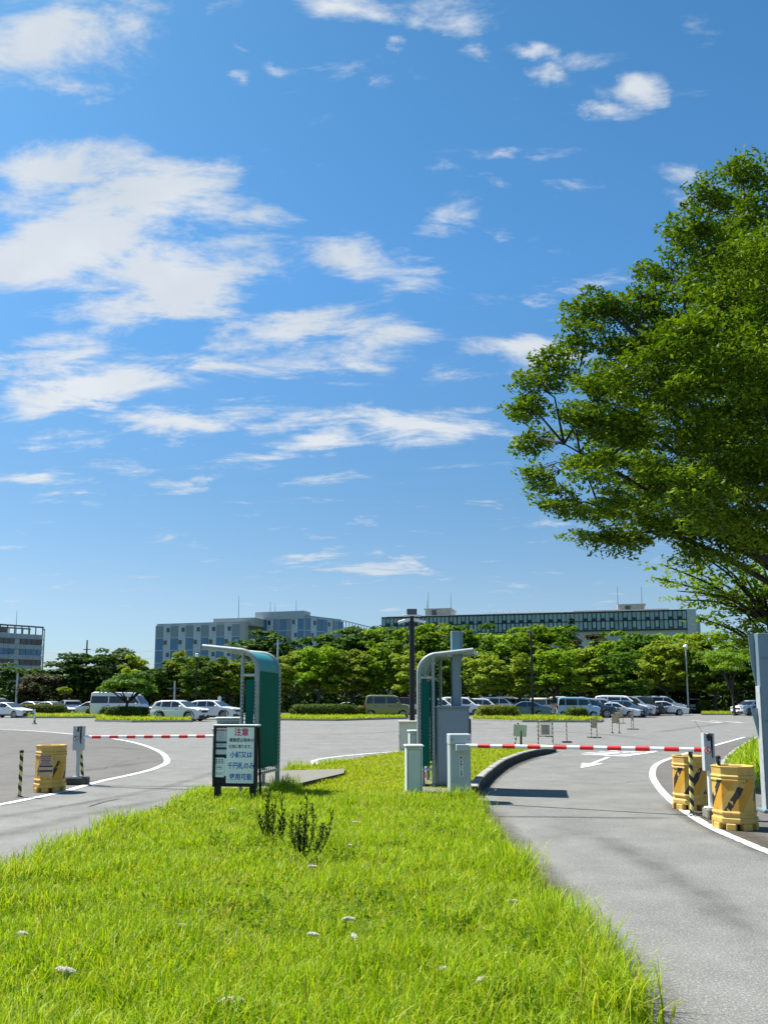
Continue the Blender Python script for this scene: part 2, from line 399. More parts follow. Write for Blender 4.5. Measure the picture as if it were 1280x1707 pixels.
# ------------------------------------------------------------------ mesh helpers
class MB:
    def __init__(s): s.v = []; s.f = []; s.uv = None
    def add(s, vs, fs):
        o = len(s.v); s.v += [tuple(p) for p in vs]; s.f += [tuple(i + o for i in f) for f in fs]; return s
    def box(s, c, d, rz=0.0, M=None):
        hx, hy, hz = d[0] / 2, d[1] / 2, d[2] / 2
        pts = [Vector((x * hx, y * hy, z * hz)) for z in (-1, 1) for x, y in ((-1, -1), (1, -1), (1, 1), (-1, 1))]
        if rz: m = Matrix.Rotation(rz, 3, 'Z'); pts = [m @ q for q in pts]
        if M is not None: pts = [M @ q for q in pts]
        c = Vector(c)
        return s.add([q + c for q in pts], [(3, 2, 1, 0), (4, 5, 6, 7), (0, 1, 5, 4), (1, 2, 6, 5), (2, 3, 7, 6), (3, 0, 4, 7)])
    def bbox(s, c, d, b=.01, M=None):
        """box with chamfered edges"""
        h = [q / 2 for q in d]; b = min(b, *[q * .49 for q in h])
        pts = []; idx = {}
        for sx in (-1, 1):
            for sy in (-1, 1):
                for sz in (-1, 1):
                    for ax in range(3):
                        q = [sx * (h[0] - b), sy * (h[1] - b), sz * (h[2] - b)]
                        q[ax] = (sx, sy, sz)[ax] * h[ax]
                        idx[(sx, sy, sz, ax)] = len(pts); pts.append(Vector(q))
        fs = []
        for ax in range(3):
            o = [i for i in range(3) if i != ax]
            for sg in (-1, 1):
                ring = []
                for a, c2 in ((-1, -1), (1, -1), (1, 1), (-1, 1)):
                    k = [0, 0, 0]; k[ax] = sg; k[o[0]] = a; k[o[1]] = c2; ring.append(idx[(*k, ax)])
                fs.append(ring)
        for ax in range(3):
            o = [i for i in range(3) if i != ax]
            for a in (-1, 1):
                for c2 in (-1, 1):
                    k0 = [0, 0, 0]; k0[o[0]] = a; k0[o[1]] = c2; k1 = list(k0); k0[ax] = -1; k1[ax] = 1
                    fs.append([idx[(*k0, o[0])], idx[(*k1, o[0])], idx[(*k1, o[1])], idx[(*k0, o[1])]])
        for sx in (-1, 1):
            for sy in (-1, 1):
                for sz in (-1, 1): fs.append([idx[(sx, sy, sz, i)] for i in range(3)])
        out = []
        for f in fs:
            n = Vector((0, 0, 0)); cc = sum((pts[i] for i in f), Vector()) / len(f)
            n = (pts[f[1]] - pts[f[0]]).cross(pts[f[2]] - pts[f[0]])
            out.append(f if n.dot(cc) > 0 else f[::-1])
        if M is not None: pts = [M @ q for q in pts]
        c = Vector(c)
        return s.add([q + c for q in pts], out)
    def tube(s, pts, r, n=8, cap=True):
        pts = [Vector(p) for p in pts]
        rs = r if isinstance(r, (list, tuple)) else [r] * len(pts)
        rings = []; up = None
        for i, p in enumerate(pts):
            t = (pts[min(i + 1, len(pts) - 1)] - pts[max(i - 1, 0)])
            if t.length < 1e-9: t = Vector((0, 0, 1))
            t.normalize()
            if up is None: up = Vector((1, 0, 0)) if abs(t.x) < .9 else Vector((0, 1, 0))
            a = t.cross(up)
            if a.length < 1e-6: a = t.cross(Vector((0, 1, .1)))
            a.normalize(); b = t.cross(a); up = a.cross(t) if False else up
            rings.append([p + (a * math.cos(2 * math.pi * k / n) + b * math.sin(2 * math.pi * k / n)) * rs[i] for k in range(n)])
        vs = [q for rg in rings for q in rg]
        fs = []
        for i in range(len(rings) - 1):
            for k in range(n):
                k2 = (k + 1) % n
                fs.append((i * n + k, (i + 1) * n + k, (i + 1) * n + k2, i * n + k2))
        if cap: fs.append(tuple(range(n))); fs.append(tuple((len(rings) - 1) * n + k for k in range(n))[::-1])
        return s.add(vs, fs)
    def lathe(s, prof, n=16, c=(0, 0, 0), axis='Z', a0=0.0, cap=True):
        vs = []
        for (r, z) in prof:
            for k in range(n):
                a = a0 + 2 * math.pi * k / n; x, y = r * math.cos(a), r * math.sin(a)
                q = (x, y, z) if axis == 'Z' else (x, z, y) if axis == 'Y' else (z, x, y)
                vs.append(Vector(q) + Vector(c))
        fs = [(i * n + k, i * n + (k + 1) % n, (i + 1) * n + (k + 1) % n, (i + 1) * n + k) for i in range(len(prof) - 1) for k in range(n)]
        if cap: fs.append(tuple(range(n))[::-1]); fs.append(tuple((len(prof) - 1) * n + k for k in range(n)))
        return s.add(vs, fs)
    def prism(s, poly, z0, z1, sides=True, bottom=False):
        n = len(poly)
        vs = [(p[0], p[1], z0) for p in poly] + [(p[0], p[1], z1) for p in poly]
        tri = tessellate_polygon([[Vector((p[0], p[1], 0)) for p in poly]])
        fs = []
        for t in tri:
            a, b, c = (Vector((poly[i][0], poly[i][1], 0)) for i in t)
            t = t if (b - a).cross(c - a).z > 0 else t[::-1]
            fs.append(tuple(i + n for i in t))
            if bottom: fs.append(tuple(t[::-1]))
        ar = sum(poly[i][0] * poly[(i + 1) % n][1] - poly[(i + 1) % n][0] * poly[i][1] for i in range(n))
        if sides:
            for i in range(n):
                j = (i + 1) % n
                fs.append((i, j, j + n, i + n) if ar > 0 else (j, i, i + n, j + n))
        return s.add(vs, fs)
    def plate(s, poly, origin, u, v, th):
        """flat outline poly (a, b) in the plane u, v, given thickness th along u x v"""
        u, v, o = Vector(u), Vector(v), Vector(origin); w = u.cross(v).normalized() * th
        n = len(poly)
        p0 = [o + u * a + v * b for a, b in poly]
        tri = tessellate_polygon([[Vector((a, b, 0)) for a, b in poly]])
        fs = []
        for t in tri:
            A, B, C = (Vector((*poly[i], 0)) for i in t)
            t = t if (B - A).cross(C - A).z > 0 else t[::-1]
            fs += [tuple(i + n for i in t), tuple(t[::-1])]
        for i in range(n): j = (i + 1) % n; fs.append((i, j, j + n, i + n))
        return s.add(p0 + [q + w for q in p0], fs)
    def build(s, name, m, parent=None, smooth=False, loc=None, uv=None):
        me = bpy.data.meshes.new(name)
        me.from_pydata(s.v, [], s.f)
        me.update()
        if uv is not None:
            l = me.uv_layers.new()
            for p in me.polygons:
                for li in p.loop_indices: l.data[li].uv = uv[me.loops[li].vertex_index]
        return link(name, me, m, parent, smooth, loc)

def link(name, me, m, parent=None, smooth=False, loc=None):
    if smooth:
        me.polygons.foreach_set('use_smooth', [True] * len(me.polygons))
        try: me.set_sharp_from_angle(angle=R(38))
        except Exception: pass
    if m is not None: me.materials.append(m)
    o = bpy.data.objects.new(name, me)
    COL.objects.link(o)
    if parent: o.parent = parent
    if loc is not None: o.location = loc
    return o

def np_mesh(name, verts, faces, m, parent=None, loc=None, smooth=False):
    """verts (N,3), faces (M,k) numpy"""
    me = bpy.data.meshes.new(name)
    nv, (nf, k) = len(verts), faces.shape
    me.vertices.add(nv); me.vertices.foreach_set('co', np.ascontiguousarray(verts, dtype=np.float32).ravel())
    me.loops.add(nf * k); me.loops.foreach_set('vertex_index', np.ascontiguousarray(faces, dtype=np.int32).ravel())
    me.polygons.add(nf); me.polygons.foreach_set('loop_start', np.arange(0, nf * k, k, dtype=np.int32))
    try: me.polygons.foreach_set('loop_total', np.full(nf, k, dtype=np.int32))
    except Exception: pass
    me.update(calc_edges=True)
    me.validate()
    return link(name, me, m, parent, smooth, loc)

def tag(o, label=None, cat=None, group=None, kind=None):
    if label: o['label'] = label
    if cat: o['category'] = cat
    if group: o['group'] = group
    if kind: o['kind'] = kind
    return o

def thing(name, label, cat, loc=(0, 0, 0), rz=0.0, group=None):
    o = bpy.data.objects.new(name, None); COL.objects.link(o)
    o.empty_display_size = .2
    o.location = loc; o.rotation_euler = (0, 0, rz)
    return tag(o, label, cat, group)

def copy_tree(o, parent=None, matmap=None):
    c = o.copy(); COL.objects.link(c); c.parent = parent
    for ch in KIDS.get(o.name, []): copy_tree(ch, c)
    return c

def kids_index():
    KIDS.clear()
    for o in bpy.data.objects:
        if o.parent: KIDS.setdefault(o.parent.name, []).append(o)
KIDS = {}

def text(parent, s, size, m, loc, rot=(R(90), 0, 0), bold=0.0, name='lettering', sx=1.0, align='CENTER', spacing=1.0):
    cu = bpy.data.curves.new(name, 'FONT')
    cu.body = s; cu.size = size; cu.align_x = align; cu.align_y = 'CENTER'; cu.offset = bold * size; cu.extrude = .0012; cu.space_character = spacing
    cu.resolution_u = 3
    o = bpy.data.objects.new(name, cu); COL.objects.link(o)
    bpy.context.view_layer.update()
    me = bpy.data.meshes.new_from_object(o.evaluated_get(bpy.context.evaluated_depsgraph_get()))
    bpy.data.objects.remove(o); bpy.data.curves.remove(cu)
    me.materials.clear()
    o = link(name, me, m, parent)
    o.location = loc; o.rotation_euler = rot; o.scale = (sx, 1, 1)
    return o

def smooth_path(pts, n=8, closed=False):
    P = [Vector(p) for p in pts]; out = []
    m = len(P)
    for i in range(m - (0 if closed else 1)):
        g = lambda k: P[k % m] if closed else P[max(0, min(m - 1, k))]
        a, b, c, d = g(i - 1), g(i), g(i + 1), g(i + 2)
        for j in range(n):
            t = j / n
            out.append(.5 * ((2 * b) + (c - a) * t + (2 * a - 5 * b + 4 * c - d) * t * t + (3 * b - a - 3 * c + d) * t ** 3))
    if not closed: out.append(P[-1])
    return out

def strip(name, pts, w, z, m, n=8, kind='structure'):
    """flat ribbon of width w along ground points, lying at height z"""
    P = smooth_path([(p[0], p[1], 0) for p in pts], n) if n else [Vector((p[0], p[1], 0)) for p in pts]
    vs, uv, fs = [], [], []
    tot = len(P) - 1
    for i, p in enumerate(P):
        t = (P[min(i + 1, tot)] - P[max(i - 1, 0)]).normalized(); nrm = Vector((-t.y, t.x, 0))
        ww = w(i / tot) if callable(w) else w
        vs += [p - nrm * ww / 2 + Vector((0, 0, z)), p + nrm * ww / 2 + Vector((0, 0, z))]
        uv += [(i / tot, 0), (i / tot, 1)]
        if i: k = 2 * i; fs.append((k - 2, k, k + 1, k - 1)[::-1] if False else (k - 2, k, k + 1, k - 1))
    b = MB(); b.v = [tuple(q) for q in vs]; b.f = fs
    return tag(b.build(name, m, uv=uv), kind=kind)

def wall_strip(pts, w, z0, z1, n=6, stone=.75):
    """a kerb of stones laid end to end with open joints, from z0 to z1 along ground points"""
    full = smooth_path([(p[0], p[1], 0) for p in pts], n); b = MB(); rk = random.Random(len(full))
    cum = [0.0]
    for i in range(1, len(full)): cum.append(cum[-1] + (full[i] - full[i - 1]).length)
    def at(s):
        for i in range(1, len(full)):
            if cum[i] >= s: return full[i - 1].lerp(full[i], (s - cum[i - 1]) / max(1e-6, cum[i] - cum[i - 1]))
        return full[-1]
    k = max(1, round(cum[-1] / stone)); L = cum[-1] / k
    for j in range(k):
        seg = [at(j * L + .012 + (L - .024) * t / 3) for t in range(4)]
        dz = rk.uniform(-.008, .008); _kerb_stone(b, seg, w * rk.uniform(.97, 1.03), z0, z1 + dz)
    return b

def _kerb_stone(b, P, w, z0, z1):
    tot = len(P) - 1
    vs = []; fs = []
    for i, p in enumerate(P):
        t = (P[min(i + 1, tot)] - P[max(i - 1, 0)]).normalized(); nrm = Vector((-t.y, t.x, 0)) * w / 2
        c = .02
        vs += [p - nrm + Vector((0, 0, z0)), p - nrm + Vector((0, 0, z1 - c)), p - nrm * (1 - 2 * c / w) + Vector((0, 0, z1)), p + nrm * (1 - 2 * c / w) + Vector((0, 0, z1)), p + nrm + Vector((0, 0, z1 - c)), p + nrm + Vector((0, 0, z0))]
        if i:
            k = 6 * i
            for j in range(5): fs.append((k - 6 + j, k + j, k + j + 1, k - 6 + j + 1)[::-1])
    k = 6 * tot
    fs += [(0, 1, 2, 3, 4, 5), (k + 5, k + 4, k + 3, k + 2, k + 1, k)]
    return b.add(vs, fs)

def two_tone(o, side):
    """upright faces of a kerb, grimy and mossy with shade painted in, get their own material"""
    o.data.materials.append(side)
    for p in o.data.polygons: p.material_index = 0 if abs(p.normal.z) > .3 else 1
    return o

# ------------------------------------------------------------------ palette
M = {}
M['asphalt'] = asphalt_mat('asphalt', .10, .225, (1.015, 1.005, .92))
M['asphalt_brown'] = asphalt_mat('asphalt_brown', .07, .15, (1.07, 1, .90))
M['paint'] = paint_mat('road_paint', (.68, .68, .66), .455)
M['paint_worn'] = paint_mat('road_paint_worn', (.46, .46, .45), .50)
M['stain'] = fade_mat('tyre_stain', (.05, .05, .05), .38, (2.2, 2.2))
M['seam'] = fade_mat('seam_tar', (.05, .05, .05), 1.6, (6, 6), .9, .1)
M['kerb_side'] = mat('kerb_shade_grime', (.035, .036, .030), .95, 0, .5, 9, .6, (.12, .115, .10), .6)  # near-black side colour: shade painted in together with grime and moss
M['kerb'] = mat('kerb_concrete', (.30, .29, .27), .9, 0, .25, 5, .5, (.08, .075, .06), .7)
M['concrete'] = mat('concrete', (.17, .16, .13), .9, 0, .2, 6, .4, (.14, .13, .10), .6)
M['darkconc'] = mat('dark_concrete', (.05, .05, .046), .9, 0, .3, 9, .5)
M['soil'] = mat('soil_turf', (.12, .17, .02), .95, 0, .35, 4, .6)
M['far_ground'] = mat('far_ground', (.05, .07, .02), .95, 0, .4, .05)
M['grass'] = leaf_mat('grass_blades', [(.14, .265, .007), (.21, .36, .007), (.285, .43, .009), (.34, .44, .016), (.43, .41, .09)], .42, .42, .05)
M['grass_short'] = leaf_mat('grass_mown', [(.21, .32, .010), (.29, .40, .012), (.36, .43, .015), (.42, .40, .06)], .4, .5, .05)
M['galv'] = mat('galvanised_steel', (.46, .49, .49), .5, .35, .2, 14, .1, (.22, .23, .22), .5)
M['galv_grey'] = mat('grey_pipe', (.29, .33, .33), .55, .2, .25, 18, .1, (.16, .16, .15), .5)
M['green'] = mat('green_canvas', (.003, .112, .086), .8, 0, .14, 3, .15, None, .5, .15)
M['teal'] = mat('teal_roof_sheet', (.03, .24, .24), .5, 0, .12, 4)
M['rope'] = mat('lacing_rope', (.06, .075, .07), .8, 0, .2, 20)
M['grey_paint'] = mat('grey_paint', (.40, .45, .46), .45, 0, .08, 4, 0, (.30, .32, .31), .5)
M['pale_paint'] = mat('pale_grey_paint', (.55, .59, .57), .45, 0, .07, 4, 0, (.36, .38, .36), .5)
M['blue_grey'] = mat('blue_grey_paint', (.21, .27, .30), .45, 0, .08, 3, 0, (.16, .19, .20), .5)
M['steel_blue'] = mat('steel_column', (.17, .25, .29), .42, .25, .1, 2, 0, (.13, .18, .20), .5)
M['beige'] = mat('beige_paint', (.60, .60, .49), .55, 0, .06, 4, 0, (.42, .40, .32), .4)
M['black'] = mat('black_frame', (.008, .009, .009), .7, 0, .3, 8)
M['rubber'] = mat('black_rubber', (.02, .02, .021), .75, 0, .3, 12, .2)
M['pole_black'] = mat('black_pole', (.012, .013, .015), .4, .3, .2, 6)
M['white'] = mat('white_paint', (.74, .75, .74), .45, 0, .05, 5)
M['paper'] = mat('poster_paper', (.84, .87, .86), .6, 0, .05, 5)
M['paper_dim'] = mat('notice_paper', (.56, .60, .60), .6, 0, .08, 8)
M['red'] = mat('red_reflector', (.62, .015, .018), .4, 0, .1, 8)
M['red_text'] = mat('red_print', (.62, .02, .10), .6, 0, .05, 9)
M['black_text'] = mat('black_print', (.015, .018, .025), .6, 0, .05, 9)
M['blue_text'] = mat('blue_print', (.006, .085, .46), .6, 0, .05, 9)
M['navy'] = mat('navy_print', (.02, .03, .09), .6, 0, .05, 9)
M['grey_text'] = mat('grey_print', (.25, .27, .29), .6, 0, .05, 9)
M['tiger'] = stripe_mat('tiger_stripes', (.62, .58, .20), (.012, .012, .012), 6.0, 1.0)
M['tiger_far'] = stripe_mat('tiger_stripes_far', (.50, .42, .26), (.03, .02, .015), 6.5, 1.0)
M['straw'] = leaf_mat('dry_blades', [(.30, .31, .06), (.42, .38, .13), (.50, .44, .22), (.20, .27, .03)], .4, .6, .05)
M['leaf_bright'] = leaf_mat('leaf_bright', [(.085, .175, .010), (.135, .24, .012), (.19, .28, .016)], .45)
M['leaf_yellow'] = leaf_mat('leaf_yellow', [(.125, .205, .012), (.19, .265, .015), (.26, .31, .022)], .45)
M['leaf_mid'] = leaf_mat('leaf_mid', [(.045, .115, .012), (.08, .17, .014), (.115, .21, .016)], .4)
M['leaf_dark'] = leaf_mat('leaf_dark', [(.022, .060, .008), (.042, .098, .010), (.07, .13, .012)], .3)
M['leaf_brown'] = leaf_mat('leaf_brown', [(.05, .055, .025), (.075, .07, .035), (.09, .075, .03)], .3)
M['leaf_loose'] = leaf_mat('leaf_loose', [(.07, .13, .05), (.11, .17, .07), (.13, .19, .07)], .4)
M['leaf_zelkova'] = leaf_mat('leaf_zelkova', [(.036, .086, .004), (.074, .152, .006), (.122, .212, .009), (.195, .28, .012)], .27, .6, .05)
M['hedge'] = leaf_mat('leaf_hedge', [(.03, .07, .01), (.06, .11, .012), (.11, .15, .015)], .3)
M['hedge_top'] = leaf_mat('leaf_hedge_new', [(.09, .13, .012), (.14, .17, .015), (.17, .16, .03)], .35)
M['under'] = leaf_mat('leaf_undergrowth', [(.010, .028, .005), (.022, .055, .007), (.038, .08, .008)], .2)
M['bark'] = mat('bark', (.032, .027, .022), .95, 0, .35, 7, .8)
M['bark_grey'] = mat('bark_grey', (.06, .054, .045), .95, 0, .3, 5, .8)
M['weed'] = leaf_mat('leaf_weed', [(.012, .030, .008), (.022, .048, .010), (.04, .07, .014)], .2)
M['plume'] = leaf_mat('white_fluff', [(.70, .68, .60), (.82, .80, .74)], .5, .8, 0)

# ------------------------------------------------------------------ ground
b = MB(); b.v = [(-2500, -400, -.02), (2500, -400, -.02), (2500, 4500, -.02), (-2500, 4500, -.02)]; b.f = [(0, 1, 2, 3)]
tag(b.build('ground', M['far_ground']), kind='structure')
b = MB(); b.v = [(-95, -30, 0), (95, -30, 0), (95, 104, 0), (-95, 104, 0)]; b.f = [(0, 1, 2, 3)]
tag(b.build('car_park_asphalt', M['asphalt']), kind='structure')

def gp(pts, z=0.0): return [G(x, y, 0) for x, y in pts]

# browner paving patch beside the left lane and the verge on the right
patch = smooth_path(gp([(-140, 1368), (0, 1341), (100, 1321), (165, 1303), (225, 1290), (262, 1280), (279, 1268), (262, 1251), (215, 1236), (150, 1227), (60, 1219), (-60, 1213), (-300, 1216)]), 6)
b = MB(); b.prism([(p.x, p.y) for p in patch], 0, .004, sides=False)
tag(b.build('brown_pavement', M['asphalt_brown']), kind='structure')
edge_r = gp([(1420, 1476), (1280, 1421), (1180, 1377), (1122, 1338), (1094, 1308), (1087, 1288), (1100, 1271), (1150, 1254), (1190, 1243), (1240, 1229)])
verge = smooth_path(edge_r, 6) + [G(1420, 1226), G(1700, 1240), G(1700, 1470)]
b = MB(); b.prism([(p.x, p.y) for p in verge], 0, .004, sides=False)
tag(b.build('verge_pavement', M['asphalt_brown']), kind='structure')

# painted lines
strip('road_marking_line', gp([(-140, 1369), (0, 1342), (100, 1321.5), (165, 1303.5), (225, 1290.5), (262, 1280), (279, 1268), (262, 1251), (215, 1236), (150, 1227), (60, 1219), (-60, 1213)]), .16, .008, M['paint'])
strip('road_marking_line', edge_r, .135, .008, M['paint'])
strip('road_marking_line', gp([(536, 1284), (524, 1272), (528, 1267), (560, 1262), (610, 1257), (664, 1253)]), .15, .008, M['paint'], 5)
strip('road_marking_line', gp([(925, 1258.5), (1010, 1261), (1122, 1265)]), .10, .008, M['paint_worn'], 3)
# stall lines of the parking bays: long stripes across the car park
for (x0, x1, y0, y1) in [(486, 575, 1239, 1240.5), (570, 668, 1229.5, 1231), (470, 668, 1220, 1221), (470, 690, 1212.5, 1213), (800, 1000, 1206, 1206.5), (800, 990, 1210.5, 1211),
                         (800, 985, 1216, 1216.5), (800, 960, 1222, 1223), (800, 955, 1230, 1231), (900, 955, 1240, 1241.5), (0, 120, 1207, 1207.3), (300, 460, 1209, 1209.3),
                         (640, 670, 1252, 1253)]:
    strip('bay_line', [G(x0, y0), G(x1, y1)], .13, .006, M['paint_worn'], 0)
# seams, cracks and tyre bands
strip('pavement_joint', gp([(795, 1362), (900, 1362), (1000, 1363.5), (1130, 1364)]), .06, .010, M['seam'])
strip('pavement_joint', gp([(140, 1311), (230, 1314), (352, 1317)]), .07, .010, M['seam'])
strip('pavement_joint', gp([(145, 1346), (175, 1337), (205, 1331)]), .05, .010, M['seam'])
strip('pavement_joint', gp([(1156, 1199), (1160, 1206), (1171, 1222)]), .05, .006, M['seam'])
strip('pavement_joint', gp([(480, 1301), (520, 1296)]), .05, .010, M['seam'])
strip('tyre_mark', gp([(905, 1372), (1000, 1398), (1085, 1440), (1180, 1500), (1300, 1600)]), .55, .0065, M['stain'])
strip('tyre_mark', gp([(-120, 1420), (0, 1392), (120, 1365), (210, 1345), (330, 1322)]), .5, .0065, M['stain'])
strip('tyre_mark', gp([(-60, 1372), (60, 1353), (200, 1328), (320, 1300), (430, 1262)]), .4, .0072, M['stain'])
strip('tyre_mark', gp([(20, 1300), (90, 1290), (180, 1280), (250, 1270)]), .5, .0080, M['stain'])
strip('tyre_mark', gp([(10, 1258), (90, 1250), (180, 1246), (250, 1252)]), .6, .0085, M['stain'])
strip('tyre_mark', gp([(500, 1226), (620, 1222), (800, 1214), (1000, 1224), (1100, 1236)]), .9, .0070, M['stain'])
strip('tyre_mark', gp([(1085, 1222), (1160, 1212), (1230, 1203)]), .9, .0074, M['stain'])

M['dirt'] = fade_mat('gutter_dirt', (.075, .062, .04), 1.5, (5, 5), .95, .22)
strip('gutter_dirt', gp([(792, 1340), (800, 1372), (822, 1410), (848, 1448), (884, 1500), (930, 1560), (990, 1640), (1060, 1740)]), 1.0, .0075, M['dirt'])
strip('gutter_dirt', gp([(-60, 1500), (0, 1476), (70, 1444), (140, 1410), (210, 1382), (280, 1354), (345, 1332)]), .6, .0075, M['dirt'])
strip('gutter_dirt', gp([(1128, 1338), (1150, 1352), (1190, 1375), (1260, 1406), (1330, 1436)]), .7, .0075, M['dirt'])
strip('gutter_dirt', gp([(800, 1322), (818, 1300), (840, 1285), (866, 1272), (900, 1262)]), .4, .0075, M['dirt'])
# hairline cracks wandering over the asphalt
rngc = random.Random(12)
for (x0, y0, x1, y1) in [(880, 1300, 1010, 1308), (1010, 1308, 1085, 1300), (60, 1352, 190, 1330), (190, 1330, 330, 1313), (500, 1246, 640, 1240), (1000, 1235, 1150, 1228), (160, 1285, 240, 1262), (20, 1290, 110, 1300)]:
    A, Bq = G(x0, y0), G(x1, y1); nn = (Bq - A).length; pts = []
    for i in range(13): q = A.lerp(Bq, i / 12); pts.append((q.x + rngc.uniform(-1, 1) * nn * .02, q.y + rngc.uniform(-1, 1) * nn * .02))
    strip('pavement_crack', pts, .022, .0088, M['seam'], 3)
# arrow and word painted on the exit lane
A0, A1 = G(967, 1281), G(1014, 1262.5)
ux = (A1 - A0).normalized(); uy = Vector((-ux.y, ux.x, 0)); Ln = (A1 - A0).length
def gpoly(name, o, pts, m, z=.009):
    b = MB(); b.prism([((o + ux * a + uy * c).x, (o + ux * a + uy * c).y) for a, c in pts], 0, z, sides=False)
    return tag(b.build(name, m), kind='structure')
gpoly('road_marking_arrow', A0, [(0, 0), (Ln * .40, .28), (Ln * .38, .06), (Ln, .06), (Ln, -.06), (Ln * .38, -.06), (Ln * .40, -.28)], M['paint'])
t0, t1 = G(1004, 1260.5), G(1088, 1249.5)
ang = math.atan2(t1.y - t0.y, t1.x - t0.x)
c = (t0 + t1) / 2
tx = text(None, '出口', 1.55, M['paint'], (c.x, c.y, .009), (0, 0, ang), .02, 'road_marking_word', 1.0)
tx.scale = ((t1 - t0).length / 3.1, 1.15, 1)
tag(tx, kind='structure')
c = G(1195, 1203.2)
for dx in (-.75, .75):
    b = MB(); b.prism([(c.x + dx + q[0], c.y + q[1]) for q in [(-.10, 3.2), (.10, 3.2), (.10, -.8), (.42, -.8), (0, -3.0), (-.42, -.8), (-.10, -.8)]], 0, .009, sides=False)
    tag(b.build('road_marking_arrow', M['paint']), kind='structure')

# ------------------------------------------------------------------ lawn: raised soil, kerbs, blades
LAWN = gp([(-90, 1540), (0, 1494), (60, 1462), (130, 1426), (200, 1394), (270, 1364), (330, 1340), (352, 1328), (440, 1326), (470, 1320), (575, 1300), (575, 1290), (480, 1292), (478, 1286), (520, 1282), (570, 1275), (620, 1266), (664, 1259),
           (700, 1256), (790, 1250), (868, 1246), (910, 1247), (922, 1251), (905, 1256), (882, 1261), (856, 1270), (836, 1280), (815, 1296), (798, 1312), (790, 1328), (790, 1350), (804, 1382), (824, 1416), (846, 1454), (880, 1506), (918, 1560), (958, 1620), (998, 1680), (1036, 1740), (1090, 1830), (-400, 1830)])
LAWNXY = np.array([(p.x, p.y) for p in LAWN])
b = MB(); b.prism([(p.x, p.y) for p in LAWN], 0, .06)
tag(b.build('lawn_soil', M['soil']), kind='structure')
KERB = gp([(789, 1330), (796, 1316), (812, 1299), (834, 1282), (854, 1272), (880, 1263), (905, 1257.5), (923, 1252.5)])
kb = wall_strip(KERB, .16, 0, .20)
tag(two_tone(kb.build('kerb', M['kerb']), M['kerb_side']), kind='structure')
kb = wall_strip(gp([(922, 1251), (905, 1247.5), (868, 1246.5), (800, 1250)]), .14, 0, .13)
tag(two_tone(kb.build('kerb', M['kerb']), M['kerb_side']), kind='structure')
kb = wall_strip(gp([(664, 1258.5), (620, 1265.5), (570, 1274.5), (520, 1281.5), (482, 1286.5)]), .12, 0, .09)
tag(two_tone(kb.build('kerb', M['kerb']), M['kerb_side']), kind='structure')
# concrete plinths of the two toll machines
b = MB(); b.prism([(p.x, p.y) for p in gp([(345, 1330), (462, 1330), (573, 1302), (575, 1294), (480, 1297), (350, 1312)])][::-1], 0, .16)
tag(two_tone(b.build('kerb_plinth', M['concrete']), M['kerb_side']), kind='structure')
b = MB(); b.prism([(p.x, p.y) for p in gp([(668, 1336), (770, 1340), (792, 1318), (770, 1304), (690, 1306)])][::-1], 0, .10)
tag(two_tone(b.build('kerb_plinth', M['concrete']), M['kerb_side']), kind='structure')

RIGHTP = gp([(1206, 1294), (1205, 1285), (1212, 1272), (1226, 1258), (1244, 1245), (1262, 1234), (1330, 1222), (1440, 1226), (1500, 1300), (1300, 1330)])
b = MB(); b.prism([(p.x, p.y) for p in RIGHTP], 0, .12)
tag(b.build('verge_soil', M['soil']), kind='structure')
kb = wall_strip(gp([(1215, 1306), (1206, 1294), (1204, 1285), (1211, 1272), (1225, 1258), (1244, 1245), (1262, 1234)]), .14, 0, .15)
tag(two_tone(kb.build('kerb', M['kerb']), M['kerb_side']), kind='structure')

def in_poly(P, poly):
    x, y = P[:, 0], P[:, 1]; c = np.zeros(len(P), bool); n = len(poly); j = n - 1
    for i in range(n):
        xi, yi = poly[i]; xj, yj = poly[j]
        m = ((yi > y) != (yj > y)) & (x < (xj - xi) * (y - yi) / (yj - yi + 1e-12) + xi)
        c ^= m; j = i
    return c

def dist_poly(P, poly):
    d = np.full(len(P), 1e9); n = len(poly)
    for i in range(n):
        a = poly[i]; ab = poly[(i + 1) % n] - a
        t = np.clip(((P - a) @ ab) / (ab @ ab + 1e-12), 0, 1)[:, None]
        d = np.minimum(d, np.linalg.norm(P - (a + ab * t), axis=1))
    return d

def blades(rng, base, z0, h, w, lean, curl):
    """curved tapering blades: 7 vertices, 3 faces (as quads, the tip doubled)"""
    n = len(base)
    az = rng.uniform(0, 2 * np.pi, n); face = az + rng.normal(0, .6, n)
    dirv = np.stack([np.cos(az), np.sin(az), np.zeros(n)], 1)
    side = np.stack([-np.sin(face), np.cos(face), np.zeros(n)], 1)
    V = np.zeros((n, 7, 3))
    for k, (t, ww) in enumerate(((0, 1.0), (.4, .9), (.75, .55))):
        bend = lean * t + curl * t ** 2.2
        c = np.concatenate([base, np.zeros((n, 1))], 1) + dirv * (h * np.sin(bend) * t)[:, None]
        c[:, 2] = z0 + h * t * np.cos(bend * .9)
        V[:, 2 * k] = c - side * (w * ww / 2)[:, None]; V[:, 2 * k + 1] = c + side * (w * ww / 2)[:, None]
    bend = lean + curl
    V[:, 6] = np.concatenate([base, np.zeros((n, 1))], 1) + dirv * (h * np.sin(bend))[:, None]
    V[:, 6, 2] = z0 + h * np.cos(bend * .9)
    o = (np.arange(n) * 7)[:, None]
    F1 = o + np.array([[0, 1, 3, 2]]); F2 = o + np.array([[2, 3, 5, 4]])
    return V.reshape(-1, 3), np.concatenate([F1, F2]), o + np.array([[4, 5, 6]])

